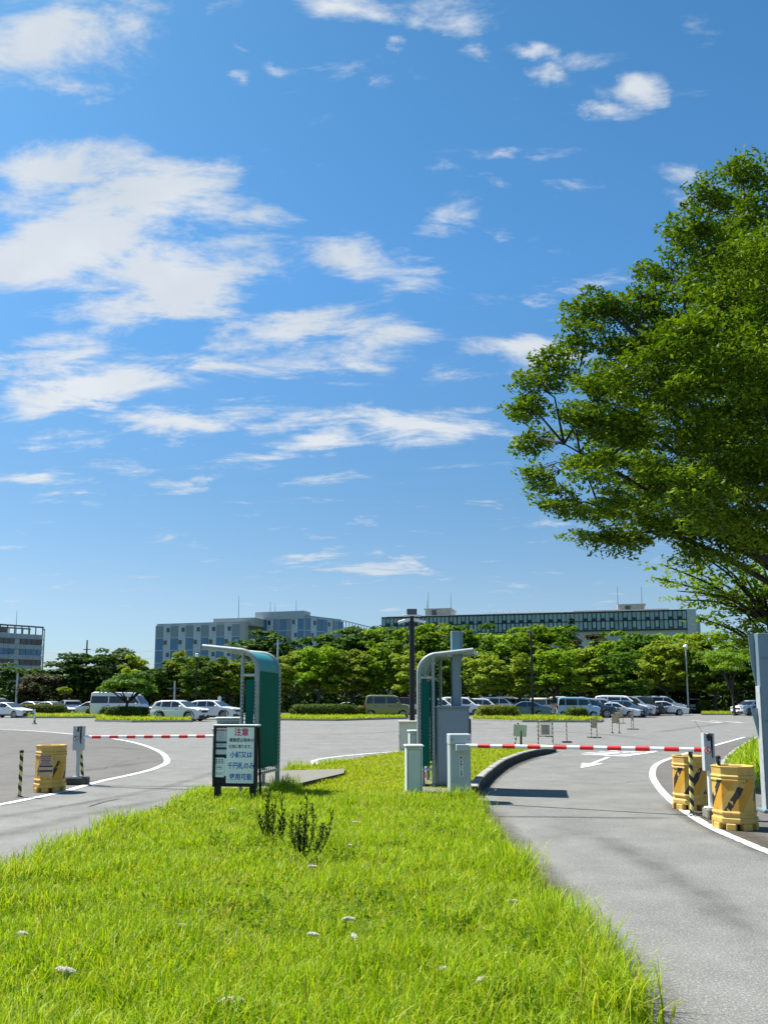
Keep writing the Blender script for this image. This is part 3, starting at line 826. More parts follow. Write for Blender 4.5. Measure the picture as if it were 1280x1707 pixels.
def mesh_mixed(name, V, Q, T, m):
    me = bpy.data.meshes.new(name)
    me.vertices.add(len(V)); me.vertices.foreach_set('co', V.astype(np.float32).ravel())
    nl = Q.size + T.size
    me.loops.add(nl); me.loops.foreach_set('vertex_index', np.concatenate([Q.ravel(), T.ravel()]).astype(np.int32))
    st = np.concatenate([np.arange(len(Q)) * 4, Q.size + np.arange(len(T)) * 3]).astype(np.int32)
    me.polygons.add(len(st)); me.polygons.foreach_set('loop_start', st)
    me.update(calc_edges=True)
    return link(name, me, m)

def vnoise(P, s, seed):
    """cheap smooth value noise"""
    r = np.random.RandomState(seed); g = r.rand(64, 64)
    q = P * s + 1000; i = np.floor(q).astype(int); f = q - i; f = f * f * (3 - 2 * f)
    a = lambda dx, dy: g[(i[:, 0] + dx) % 64, (i[:, 1] + dy) % 64]
    return (a(0, 0) * (1 - f[:, 0]) + a(1, 0) * f[:, 0]) * (1 - f[:, 1]) + (a(0, 1) * (1 - f[:, 0]) + a(1, 1) * f[:, 0]) * f[:, 1]

def lawn_grass(name, poly, z0, n, seed, hfun, wfun, mats, bbox=None, dens=None, clear=()):
    rng = np.random.RandomState(seed)
    lo, hi = (poly.min(0), poly.max(0)) if bbox is None else bbox
    P = rng.uniform(lo, hi, (n, 2))
    P = P[in_poly(P, poly)]
    r = np.linalg.norm(P, axis=1)
    if dens is not None: P = P[rng.rand(len(P)) < dens(r[:len(P)], P)]
    for (cx, cy, rr) in clear: P = P[np.hypot(P[:, 0] - cx, P[:, 1] - cy) > rr]
    e = dist_poly(P, poly)
    clump = vnoise(P, 2.2, seed) * .6 + vnoise(P, 6, seed + 1) * .4
    r = np.linalg.norm(P, axis=1)
    h = hfun(r, e, clump, rng); w = wfun(r, rng)
    lean = rng.normal(.16, .22, len(P)); curl = np.abs(rng.normal(.35, .40, len(P)))
    V, Q, T = blades(rng, P, z0, h, w, lean, curl)
    return tag(mesh_mixed(name, V, Q, T, mats), kind='stuff')

SPLIT = 13.6
near = lambda r, P: np.where(P[:, 1] < SPLIT, np.minimum(1, (6.0 / np.maximum(r, 1)) ** .9), 0)
lawn_grass('grass', LAWNXY, .05, 430000, 3,
           lambda r, e, c, g: (np.clip(.06 + .20 * c + .05 * np.exp(-e / .25), .05, .5) * g.uniform(.45, 1.25, len(r)) * np.clip(1.10 - r * .022, .7, 1.1)),
           lambda r, g: np.clip(.0042 + .00062 * r, .005, .02) * g.uniform(.7, 1.4, len(r)), M['grass'],
           bbox=(np.array([-5.6, 3.2]), np.array([3.2, SPLIT])), dens=near)
lawn_grass('grass', LAWNXY, .05, 300000, 4,
           lambda r, e, c, g: (.03 + .055 * c + .03 * np.exp(-e / .3)) * g.uniform(.5, 1.5, len(r)),
           lambda r, g: np.clip(.0011 * r, .010, .03) * g.uniform(.7, 1.4, len(r)), M['grass_short'],
           bbox=(np.array([-4.2, SPLIT]), np.array([6.5, 29])), dens=lambda r, P: np.where(P[:, 1] >= SPLIT, np.minimum(1, (15 / r) ** 1.2), 0))
lawn_grass('dry_grass', LAWNXY, .05, 90000, 14,
           lambda r, e, c, g: (.05 + .13 * c) * g.uniform(.5, 1.3, len(r)),
           lambda r, g: np.clip(.0035 + .0006 * r, .004, .016) * g.uniform(.7, 1.3, len(r)), M['straw'],
           bbox=(np.array([-5.6, 3.2]), np.array([3.4, SPLIT])), dens=lambda r, P: near(r, P) * np.clip((vnoise(P, .9, 5) * .6 + vnoise(P, 3.1, 6) * .4 - .47) * 3.2, .03, .8))
lawn_grass('dry_grass', LAWNXY, .05, 60000, 15,
           lambda r, e, c, g: (.03 + .05 * c) * g.uniform(.5, 1.5, len(r)), lambda r, g: np.clip(.001 * r, .010, .03) * g.uniform(.7, 1.4, len(r)), M['straw'],
           bbox=(np.array([-4.2, SPLIT]), np.array([6.5, 29])), dens=lambda r, P: np.where(P[:, 1] >= SPLIT, np.clip((vnoise(P, .7, 15) - .45) * 3, .02, .8), 0))
# long rank blades along the edges, leaning out over the kerb
def rank(name, pts, n, seed, h0, h1, spread, z0=.05, m='grass', w=(.006, .011)):
    rng = np.random.RandomState(seed)
    P = smooth_path(pts, 12); arr = np.array([(p.x, p.y) for p in P])
    k = rng.randint(0, len(arr) - 1, n); t = rng.rand(n)[:, None]
    c = vnoise(arr[k], 1.6, seed)
    keep = rng.rand(n) < (.25 + c); k = k[keep]; t = t[keep]; c = c[keep]
    base = arr[k] * (1 - t) + arr[k + 1] * t + rng.normal(0, spread, (len(k), 2))
    h = rng.uniform(h0, h1, len(k)) * (.55 + .8 * c)
    V, Q, T = blades(rng, base, z0, h, rng.uniform(*w, len(k)), rng.normal(.2, .2, len(k)), np.abs(rng.normal(.3, .35, len(k))))
    return tag(mesh_mixed(name, V, Q, T, M[m]), kind='stuff')
rank('grass', gp([(846, 1454), (880, 1506), (918, 1560), (958, 1620), (998, 1680), (1036, 1740)]), 4200, 5, .12, .34, .09)
rank('grass', gp([(790, 1352), (804, 1384), (824, 1418), (846, 1456)]), 2000, 6, .08, .24, .09)
rank('grass', gp([(-60, 1520), (0, 1492), (60, 1460), (130, 1424), (200, 1394)]), 4600, 7, .10, .30, .12)
rank('grass', gp([(200, 1392), (270, 1364), (330, 1340), (352, 1334), (440, 1332)]), 2600, 8, .08, .22, .10, w=(.008, .015))
rank('grass', gp([(752, 1346), (786, 1346)]), 420, 9, .18, .46, .05, w=(.008, .014))
rank('grass', gp([(455, 1334), (470, 1328), (490, 1322)]), 500, 10, .12, .34, .08, w=(.008, .015))
rank('grass', gp([(480, 1290), (520, 1284), (570, 1277)]), 500, 11, .08, .26, .12, w=(.012, .02))
rank('grass', gp([(690, 1345), (600, 1348), (520, 1352)]), 1500, 12, .10, .26, .25, w=(.008, .014))
# verge grass on the right, knee high
RXY = np.array([(p.x, p.y) for p in RIGHTP])
lawn_grass('verge_grass', RXY, .10, 90000, 13,
           lambda r, e, c, g: np.clip(.16 + .42 * c, .1, .6) * np.clip(e / .5, .35, 1) * g.uniform(.5, 1.2, len(r)),
           lambda r, g: .0011 * r * g.uniform(.8, 1.6, len(r)), M['grass'], dens=lambda r, P: (P[:, 0] < 14) * np.minimum(1, (14 / r)))

# planted islands far back: turf strip with hedges
def far_island(pts, seed, n=16000):
    Pl = [(p.x, p.y) for p in gp(pts)]
    b = MB(); b.prism(Pl, 0, .14); tag(b.build('island_kerb', M['kerb']), kind='structure')
    c = np.array(Pl); ctr = c.mean(0); inn = ctr + (c - ctr) * .985
    b = MB(); b.prism([tuple(q) for q in inn], .14, .155); tag(b.build('island_soil', M['soil']), kind='structure')
    lawn_grass('island_grass', inn, .15, n, seed, lambda r, e, cc, g: (.10 + .22 * cc) * g.uniform(.5, 1.4, len(r)), lambda r, g: .055 * g.uniform(.7, 1.4, len(r)), M['grass_short'])
far_island([(18, 1196.6), (60, 1197.3), (175, 1197.3), (176, 1194), (120, 1191.5), (30, 1192.5)], 21)
far_island([(158, 1203), (220, 1204.5), (318, 1204), (328, 1201), (280, 1197.5), (180, 1197.5)], 22)
far_island([(462, 1201), (560, 1202), (676, 1198.5), (680, 1195.5), (600, 1194), (470, 1196)], 23)
far_island([(786, 1201), (870, 1204), (1000, 1204.5), (1006, 1202), (940, 1197.5), (790, 1196.5)], 24)
far_island([(1168, 1192), (1230, 1192), (1240, 1189.5), (1170, 1187)], 25, 9000)
far_island([(420, 1188.0), (660, 1188.0), (660, 1185.5), (420, 1185.5)], 26, 9000)

# ------------------------------------------------------------------ leaves in bulk
def leaf_quads(rng, C, Nn, size, elong=1.5):
    """diamond leaves at C facing Nn"""
    n = len(C)
    Nn = Nn / (np.linalg.norm(Nn, axis=1, keepdims=True) + 1e-9)
    a = np.cross(Nn, rng.normal(size=(n, 3))); a /= np.linalg.norm(a, axis=1, keepdims=True) + 1e-9
    b2 = np.cross(Nn, a)
    s = (size * rng.uniform(.65, 1.35, n))[:, None]
    V = np.stack([C - a * s * elong / 2, C + b2 * s * .42 - Nn * s * .08, C + a * s * elong / 2, C - b2 * s * .42 - Nn * s * .08], 1)
    return V.reshape(-1, 3), (np.arange(n * 4).reshape(n, 4))

rng = np.random.RandomState(91)
P = rng.uniform([-4.5, 3.6], [2.8, 12], (6000, 2)); P = P[in_poly(P, LAWNXY)]; P = P[vnoise(P, 1.4, 33) > .62][:900]
n = 7; a = rng.uniform(0, 6.28, (len(P), n)); rr = rng.uniform(.01, .05, (len(P), n))
C = np.stack([P[:, :1] + np.cos(a) * rr, P[:, 1:] + np.sin(a) * rr, rng.uniform(.10, .20, (len(P), n))], 2).reshape(-1, 3)
V, Fq = leaf_quads(rng, C, rng.normal(0, .5, C.shape) + [0, 0, 1], .026, 1.4)
tag(np_mesh('clover_leaves', V, Fq, M['leaf_bright']), kind='stuff')

def hedge(name, label, cat, p0, p1, w, h, seed, z0=.14, m='hedge', mt='hedge_top', group=None, ls=.10, round_=.35):
    """clipped hedge: leaf clusters over a rounded box from ground point p0 to p1"""
    rng = np.random.RandomState(seed)
    p0, p1 = Vector(p0), Vector(p1); d = p1 - p0; Lh = d.length; rz = math.atan2(d.y, d.x)
    root = thing(name, label, cat, ((p0.x + p1.x) / 2, (p0.y + p1.y) / 2, z0), rz, group)
    n = int((Lh * h * 2 + Lh * w + 2 * w * h) * 420)
    q = rng.uniform(-1, 1, (n, 3)); ax = rng.choice(3, n, p=[.12, .44, .44]); q[np.arange(n), ax] = np.sign(q[np.arange(n), ax])
    rad = np.linalg.norm(q, axis=1, keepdims=True)
    nn = q.copy(); q = q * (1 - round_) + q / rad * round_ * 1.15
    bump = 1 + .16 * (vnoise(q[:, :2] * [Lh, 1] + q[:, 2:3], 2.0, seed) - .5)[:, None]
    C = q * bump * [Lh / 2, w / 2, h / 2] + [0, 0, h / 2]; C[:, 2] = np.maximum(C[:, 2], .02)
    C += rng.normal(0, .05, C.shape)
    V, Fq = leaf_quads(rng, C, nn + rng.normal(0, .7, nn.shape), ls, 1.3)
    top = np.repeat(C[:, 2] > h * .86, 1)
    o = np_mesh('foliage', V, Fq, M[m], root)
    o.data.materials.append(M[mt]); o.data.polygons.foreach_set('material_index', (top & (rng.rand(n) < .8)).astype(np.int32))
    bb = MB(); bb.bbox((0, 0, h * .42), (Lh * .93, w * .8, h * .84), .12); bb.build('branches', M['bark'], root)
    return root
hedge('hedge', 'long clipped hedge with yellow-green top on the island farthest left', 'hedge', G(25, 1194), G(106, 1194.5), 1.5, .95, 31)
hedge('hedge', 'dark low hedge under the round tree beside the white van', 'hedge', G(183, 1200), G(243, 1200.5), 1.3, .85, 32, mt='hedge')
hedge('shrub', 'ball-shaped shrub in front of the white crossover with black arches', 'shrub', G(257, 1200), G(279, 1200), 1.1, 1.05, 33, round_=.9)
hedge('shrub', 'small round shrub at the front wheel of the white van', 'shrub', G(170, 1196.3), G(180, 1196.3), .9, .75, 34, round_=.9)
hedge('shrub', 'low spreading shrub between long hedge and white van', 'shrub', G(145, 1195.6), G(165, 1195.6), .9, .7, 35, round_=.8)
hedge('hedge', 'dark clipped hedge right of the left green shelter', 'hedge', G(488, 1197.5), G(594, 1197.2), 1.4, 1.0, 36, mt='hedge')
hedge('hedge', 'short hedge at the rear wheel of the olive car', 'hedge', G(595, 1197), G(616, 1197), 1.3, .85, 37)
hedge('hedge', 'yellow-green hedge in front of the dark blue saloon', 'hedge', G(797, 1199.5), G(862, 1199.5), 1.5, .95, 38, m='hedge_top', mt='hedge_top')
hedge('shrub', 'reddish-tipped shrub in front of the light blue boxy car', 'shrub', G(946, 1200.5), G(978, 1200.5), 1.1, .8, 39, mt='hedge_top', round_=.7)
hedge('shrub', 'bright green shrub beside the small white pickup at the far trees', 'shrub', G(1162, 1189.5), G(1182, 1189.5), 1.5, 1.3, 40, mt='hedge_top', round_=.8)

# ------------------------------------------------------------------ trees
def crown_mesh(rng, rx, rz, z0, nl, per, ls, flat=.75, hang=0.0, trunk_h=None, name='crown'):
    """lobed crown: leaf faces on many overlapping lobes spread through an ellipsoid; returns verts, faces and lobe centres"""
    Cs, Ns, cen = [], [], []
    for i in range(nl):
        d = rng.normal(size=3); d /= np.linalg.norm(d)
        if d[2] < (-.35 if nl < 50 else -.95): d[2] = -d[2] * .4
        rr = rng.uniform(.25, .82) ** .7
        if nl >= 50 and i % 4 == 0: d = np.array([d[0], d[1], -rng.uniform(.3, 1.1) * np.hypot(d[0], d[1])]); d /= np.linalg.norm(d); rr = rng.uniform(.75, 1.0)
        c = d * [rx, rx, rz] * rr * .86; c[2] += z0 + rz
        lr = rng.uniform(.20, .36) * rx * (1.15 - .45 * rr) * (1.0 if nl < 50 else .86)
        cen.append((c, lr))
        n = int(per * (lr / (.3 * rx)) ** 2)
        q = rng.normal(size=(n, 3)); q /= np.linalg.norm(q, axis=1, keepdims=True)
        q[:, 2] = np.where(q[:, 2] < -.3, -q[:, 2] * .6, q[:, 2])
        rad = lr * rng.uniform(.72, 1.08, (n, 1))
        Cs.append(c + q * rad * [1, 1, flat]); Ns.append(q + rng.normal(0, .55, (n, 3)) + [-.25, -.1, .5])
    C = np.concatenate(Cs); Nn = np.concatenate(Ns)
    V, Fq = leaf_quads(rng, C, Nn, ls, 1.35)
    return V, Fq, cen

def trunk_mb(rng, cen, h0, r0, k=9, bend=.25):
    b = MB(); top = Vector((rng.uniform(-bend, bend), rng.uniform(-bend, bend), h0))
    b.tube([(0, 0, -.1), (0, 0, .15), tuple(top * .5 + Vector((rng.uniform(-.1, .1), 0, 0))), tuple(top)], [r0 * 1.5, r0 * 1.1, r0 * .9, r0 * .8], 8)
    for (c, lr) in cen[:k]:
        c = Vector(c); mid = (top + c) / 2 + Vector((rng.uniform(-.3, .3), rng.uniform(-.3, .3), .2))
        b.tube([tuple(top - Vector((0, 0, .2))), tuple(mid), tuple(c)], [r0 * .6, r0 * .38, r0 * .12], 6)
    return b

VAR = []
for i in range(6):
    rng = np.random.RandomState(100 + i)
    # unit trees, scaled to size later: crown 6 m wide, reaching nearly to the ground
    rx = 3.0; tall = 10.0; z0 = (.5, 1.2, .4, 1.0, .6, 1.4)[i]
    V, Fq, cen = crown_mesh(rng, rx, (tall - z0) / 2, z0, (64, 72, 60, 80, 66, 70)[i], 150, (.25, .27, .24, .26, .25, .27)[i], .78)
    root_tmp = np_mesh('crown', V, Fq, M['leaf_mid']); me = root_tmp.data; bpy.data.objects.remove(root_tmp)
    tb = trunk_mb(rng, sorted(cen, key=lambda q: q[0][2]), 2.2 + z0 * .3, .16); to = tb.build('trunk', M['bark_grey'], smooth=True); tme = to.data; bpy.data.objects.remove(to)
    VAR.append((me, tme, float(V[:, 2].max()) - .1, float(np.percentile(V[:, 0], 99) - np.percentile(V[:, 0], 1))))

def make_tree(label, px, ytop, Y, wpx, var, leaf, bark=None, group='trees along the far edge of the car park', name='broadleaf_tree', cat='tree', base=None, rz=None):
    me, tme, tall, span = VAR[var]
    p = D(px, ytop, Y)
    h = p.z; wid = wpx / F * Y * 1.28
    root = thing(name, label, cat, (p.x, Y, 0), (px * 1.7 if rz is None else rz) % 6.28, group)
    for nm, mm, ml in (('crown', me, M[leaf]), ('trunk', tme, M[bark or 'bark_grey'])):
        o = bpy.data.objects.new(nm, mm); COL.objects.link(o); o.parent = root
        o.scale = (wid / span, wid / span, h / tall)
        o.material_slots[0].link = 'OBJECT'; o.material_slots[0].material = ml
    return root

T = [  # label, px, ytop, Y, width px, variant, leaf
    ('dark dense tree at the left picture edge behind the black minivans', 8, 1104, 92, 62, 0, 'leaf_dark'),
    ('low pale green tree below the white office block', 42, 1113, 98, 48, 2, 'leaf_mid'),
    ('grey-brown spreading tree behind the silver crossover', 70, 1122, 90, 56, 5, 'leaf_brown'),
    ('large dark domed tree behind the white high-roofed van', 128, 1087, 94, 92, 0, 'leaf_dark'),
    ('dark domed tree just below the transmission pole', 158, 1090, 99, 70, 2, 'leaf_dark'),
    ('thin-leaved pale tree whose airy top shows sky, behind the round island tree', 196, 1079, 100, 60, 3, 'leaf_loose'),
    ('yellowish tree left of the blue-panelled building corner', 228, 1090, 98, 46, 1, 'leaf_yellow'),
    ('dark full tree right under the left corner of the blue-panelled building', 268, 1102, 95, 56, 4, 'leaf_dark'),
    ('light green tree behind the white crossover with black arches', 306, 1085, 96, 56, 1, 'leaf_yellow'),
    ('olive tree behind the tip of the left shelter roof', 345, 1092, 92, 60, 3, 'leaf_mid'),
    ('yellow-tipped tree just left of the left green shelter', 384, 1098, 92, 56, 5, 'leaf_yellow'),
    ('tree hidden mostly by the left green shelter', 428, 1088, 95, 58, 4, 'leaf_mid'),
    ('dark round treetop rising before the middle building, above the left shelter', 446, 1049, 122, 86, 0, 'leaf_dark'),
    ('dark treetop right of the left shelter top', 478, 1062, 120, 60, 2, 'leaf_dark'),
    ('bright yellow-green tree immediately right of the left green shelter', 492, 1082, 94, 66, 1, 'leaf_yellow'),
    ('bright tree above the dark clipped hedge', 534, 1074, 92, 66, 5, 'leaf_bright'),
    ('tall dark tree at the right end of the middle building', 578, 1046, 124, 80, 0, 'leaf_mid'),
    ('tall tree in the gap between the two glazed buildings', 620, 1049, 122, 66, 2, 'leaf_dark'),
    ('yellowish tree behind the small white saloon', 584, 1082, 94, 64, 3, 'leaf_yellow'),
    ('leafy tree behind the olive boxy car', 630, 1068, 95, 68, 1, 'leaf_bright'),
    ('tall tree directly left of the black camera pole', 664, 1056, 116, 60, 4, 'leaf_bright'),
    ('lower tree directly behind the black camera pole', 684, 1083, 92, 56, 5, 'leaf_yellow'),
    ('tall tree filling the gap between camera pole and right shelter', 712, 1047, 116, 66, 3, 'leaf_bright'),
    ('low tree seen through the right shelter frame', 738, 1086, 93, 60, 1, 'leaf_mid'),
    ('tall tree behind the top of the grey steel column', 760, 1048, 120, 66, 0, 'leaf_mid'),
    ('tall tree just right of the grey steel column', 800, 1046, 118, 66, 4, 'leaf_mid'),
    ('rounded yellow tree right of the right shelter roof tip', 806, 1090, 94, 60, 5, 'leaf_yellow'),
    ('leafy tree behind the white minivans', 842, 1062, 112, 66, 2, 'leaf_bright'),
    ('yellow-green tree behind the slim dark lamp post', 866, 1085, 93, 60, 1, 'leaf_yellow'),
    ('broad tree right of the slim dark lamp post', 900, 1049, 112, 76, 3, 'leaf_bright'),
    ('low tree with layered clumps behind the light blue car', 922, 1080, 92, 66, 5, 'leaf_bright'),
    ('layered bright tree above the small roundish tree', 968, 1078, 95, 72, 1, 'leaf_yellow'),
    ('red-brown topped tree below the long glazed building', 984, 1062, 116, 56, 0, 'leaf_brown'),
    ('fresh green tree in the middle of the long glazed building', 1022, 1058, 112, 68, 4, 'leaf_bright'),
    ('dense shaded tree behind the row of silver cars', 1036, 1088, 94, 66, 2, 'leaf_mid'),
    ('pale tree before the concrete base of the long building', 1066, 1062, 106, 62, 3, 'leaf_mid'),
    ('yellow-green tree left of the round lamp', 1104, 1066, 98, 66, 5, 'leaf_yellow'),
    ('yellow-green tree at the right end of the long building', 1142, 1066, 100, 60, 1, 'leaf_yellow'),
    ('tree behind the lane end, left of the right steel column', 1186, 1068, 96, 70, 4, 'leaf_bright'),
    ('shaded tree at the end of the exit lane', 1226, 1064, 100, 70, 2, 'leaf_mid'),
    ('tree hidden behind the right steel column', 1276, 1058, 94, 70, 3, 'leaf_mid'),
    ('tree past the right steel column at the picture edge', 1330, 1060, 92, 80, 0, 'leaf_mid'),
    ('tall back-row tree between the dark bare pole and camera pole', 644, 1052, 120, 66, 3, 'leaf_bright'),
    ('tall yellow-green treetop just left of the grey steel column top', 736, 1046, 124, 60, 5, 'leaf_yellow'),
    ('tall treetop behind the right shelter roof tip', 782, 1050, 124, 64, 1, 'leaf_mid'),
    ('back-row treetop left of the slim dark lamp post top', 848, 1053, 122, 70, 4, 'leaf_bright'),
    ('back-row treetop left of the layered conifer', 926, 1050, 122, 56, 2, 'leaf_mid'),
    ('back-row treetop right of the red-brown tree', 1004, 1062, 124, 56, 1, 'leaf_bright'),
    ('back-row treetop below the right end windows of the long building', 1048, 1063, 122, 60, 4, 'leaf_yellow'),
    ('back-row treetop below the roof house at the right', 1090, 1063, 122, 60, 0, 'leaf_bright'),
    ('back-row treetop at the white end wall of the long building', 1126, 1062, 122, 60, 2, 'leaf_bright'),
    ('back-row treetop right of the white end wall', 1166, 1062, 120, 60, 3, 'leaf_yellow'),
    ('treetop in the second row below the steel lattice', 548, 1058, 122, 60, 3, 'leaf_mid'),
    ('treetop in the second row right of the steel lattice', 600, 1054, 122, 60, 5, 'leaf_mid'),
    ('shaded second-row tree behind the two white crossovers', 326, 1098, 108, 70, 2, 'leaf_mid'),
    ('shaded second-row tree behind the white high-roofed van', 180, 1100, 108, 70, 4, 'leaf_dark'),
    ('shaded second-row tree behind the silver crossover tail', 92, 1118, 110, 70, 2, 'leaf_dark'),
]
for (lb, px, yt, Y, w, va, lf) in T:
    make_tree(lb, px, yt - (7 if Y > 105 and px > 600 else 0), Y, w * (1.15 if Y > 105 else 1), va, lf)
# background mass of dark undergrowth below and behind the trees
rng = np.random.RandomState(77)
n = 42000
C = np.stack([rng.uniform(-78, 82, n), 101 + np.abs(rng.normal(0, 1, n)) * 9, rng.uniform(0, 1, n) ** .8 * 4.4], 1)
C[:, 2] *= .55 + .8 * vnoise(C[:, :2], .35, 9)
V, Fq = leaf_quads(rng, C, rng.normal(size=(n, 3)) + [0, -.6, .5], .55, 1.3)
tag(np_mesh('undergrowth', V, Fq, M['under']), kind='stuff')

# small trees standing clear of the row
def small_tree(label, px, ytop, ybase, wpx, ycrown, leaf, seed, name='broadleaf_tree', tr=.10, nl=22, per=170, ls=.2, group=None, layered=True):
    rng = np.random.RandomState(seed)
    g = G(px, ybase); Y = g.y; top = D(px, ytop, Y).z; bot = D(px, ycrown, Y).z; wid = wpx / F * Y
    root = thing(name, label, 'tree', (g.x, Y, 0), 0, group)
    V, Fq, cen = crown_mesh(rng, wid / 2, (top - bot) / 2, bot, nl, per, ls, .45 if layered else .75)
    np_mesh('crown', V, Fq, M[leaf], root)
    trunk_mb(rng, sorted(cen, key=lambda q: q[0][2]), bot + .5, tr, 8, .15).build('trunk', M['bark'], root, smooth=True)
    return root
small_tree('round green tree on a thin dark trunk standing on the left island', 212, 1112, 1200, 122, 1178, 'leaf_mid', 51, tr=.13, nl=34, per=200)
small_tree('small bright yellow-green tree behind the silver crossover', 107, 1140, 1192, 34, 1168, 'leaf_yellow', 52, nl=16)
small_tree('small layered tree standing above the light blue boxy car', 985, 1131, 1190, 62, 1164, 'leaf_bright', 53, nl=24)
small_tree('small layered tree above the white saloon in the right row', 1112, 1139, 1188, 54, 1168, 'leaf_bright', 54, nl=22)
small_tree('tiny pale tree behind the white minivans beside the grey steel column', 822, 1149, 1188, 24, 1165, 'leaf_bright', 55, nl=12)
small_tree('slim upright bush by the small white pickup', 1163, 1150, 1188, 12, 1176, 'leaf_bright', 56, nl=12, layered=False)
small_tree('leafy tree with drooping bright leaves left of the right steel column', 1224, 1056, 1193, 110, 1162, 'leaf_bright', 57, tr=.14, nl=40, per=230, ls=.16)

# dark conifer before the long building
rng = np.random.RandomState(60)
Y = 122; p = D(950, 1028, Y)
root = thing('conifer_tree', 'dark layered conifer poking up before the long glazed building', 'tree', (p.x, Y, 0))
Cs, Ns = [], []
for k in range(16):
    z = p.z - .3 - k * .55; r = .25 + .24 * k
    n = 60 + 26 * k; a = rng.uniform(0, 6.28, n); rr = r * rng.uniform(.1, 1, n) ** .6 * (.8 + .3 * np.sin(a * 5 + k))
    Cs.append(np.stack([np.cos(a) * rr, np.sin(a) * rr, z - rr * .22 + rng.normal(0, .06, n)], 1)); Ns.append(np.stack([np.cos(a) * .3, np.sin(a) * .3, np.ones(n)], 1) + rng.normal(0, .3, (n, 3)))
V, Fq = leaf_quads(rng, np.concatenate(Cs), np.concatenate(Ns), .28, 1.8)
np_mesh('crown', V, Fq, M['leaf_dark'], root)
b = MB(); b.tube([(0, 0, 0), (0, 0, p.z)], [.25, .03], 8); b.build('trunk', M['bark'], root)

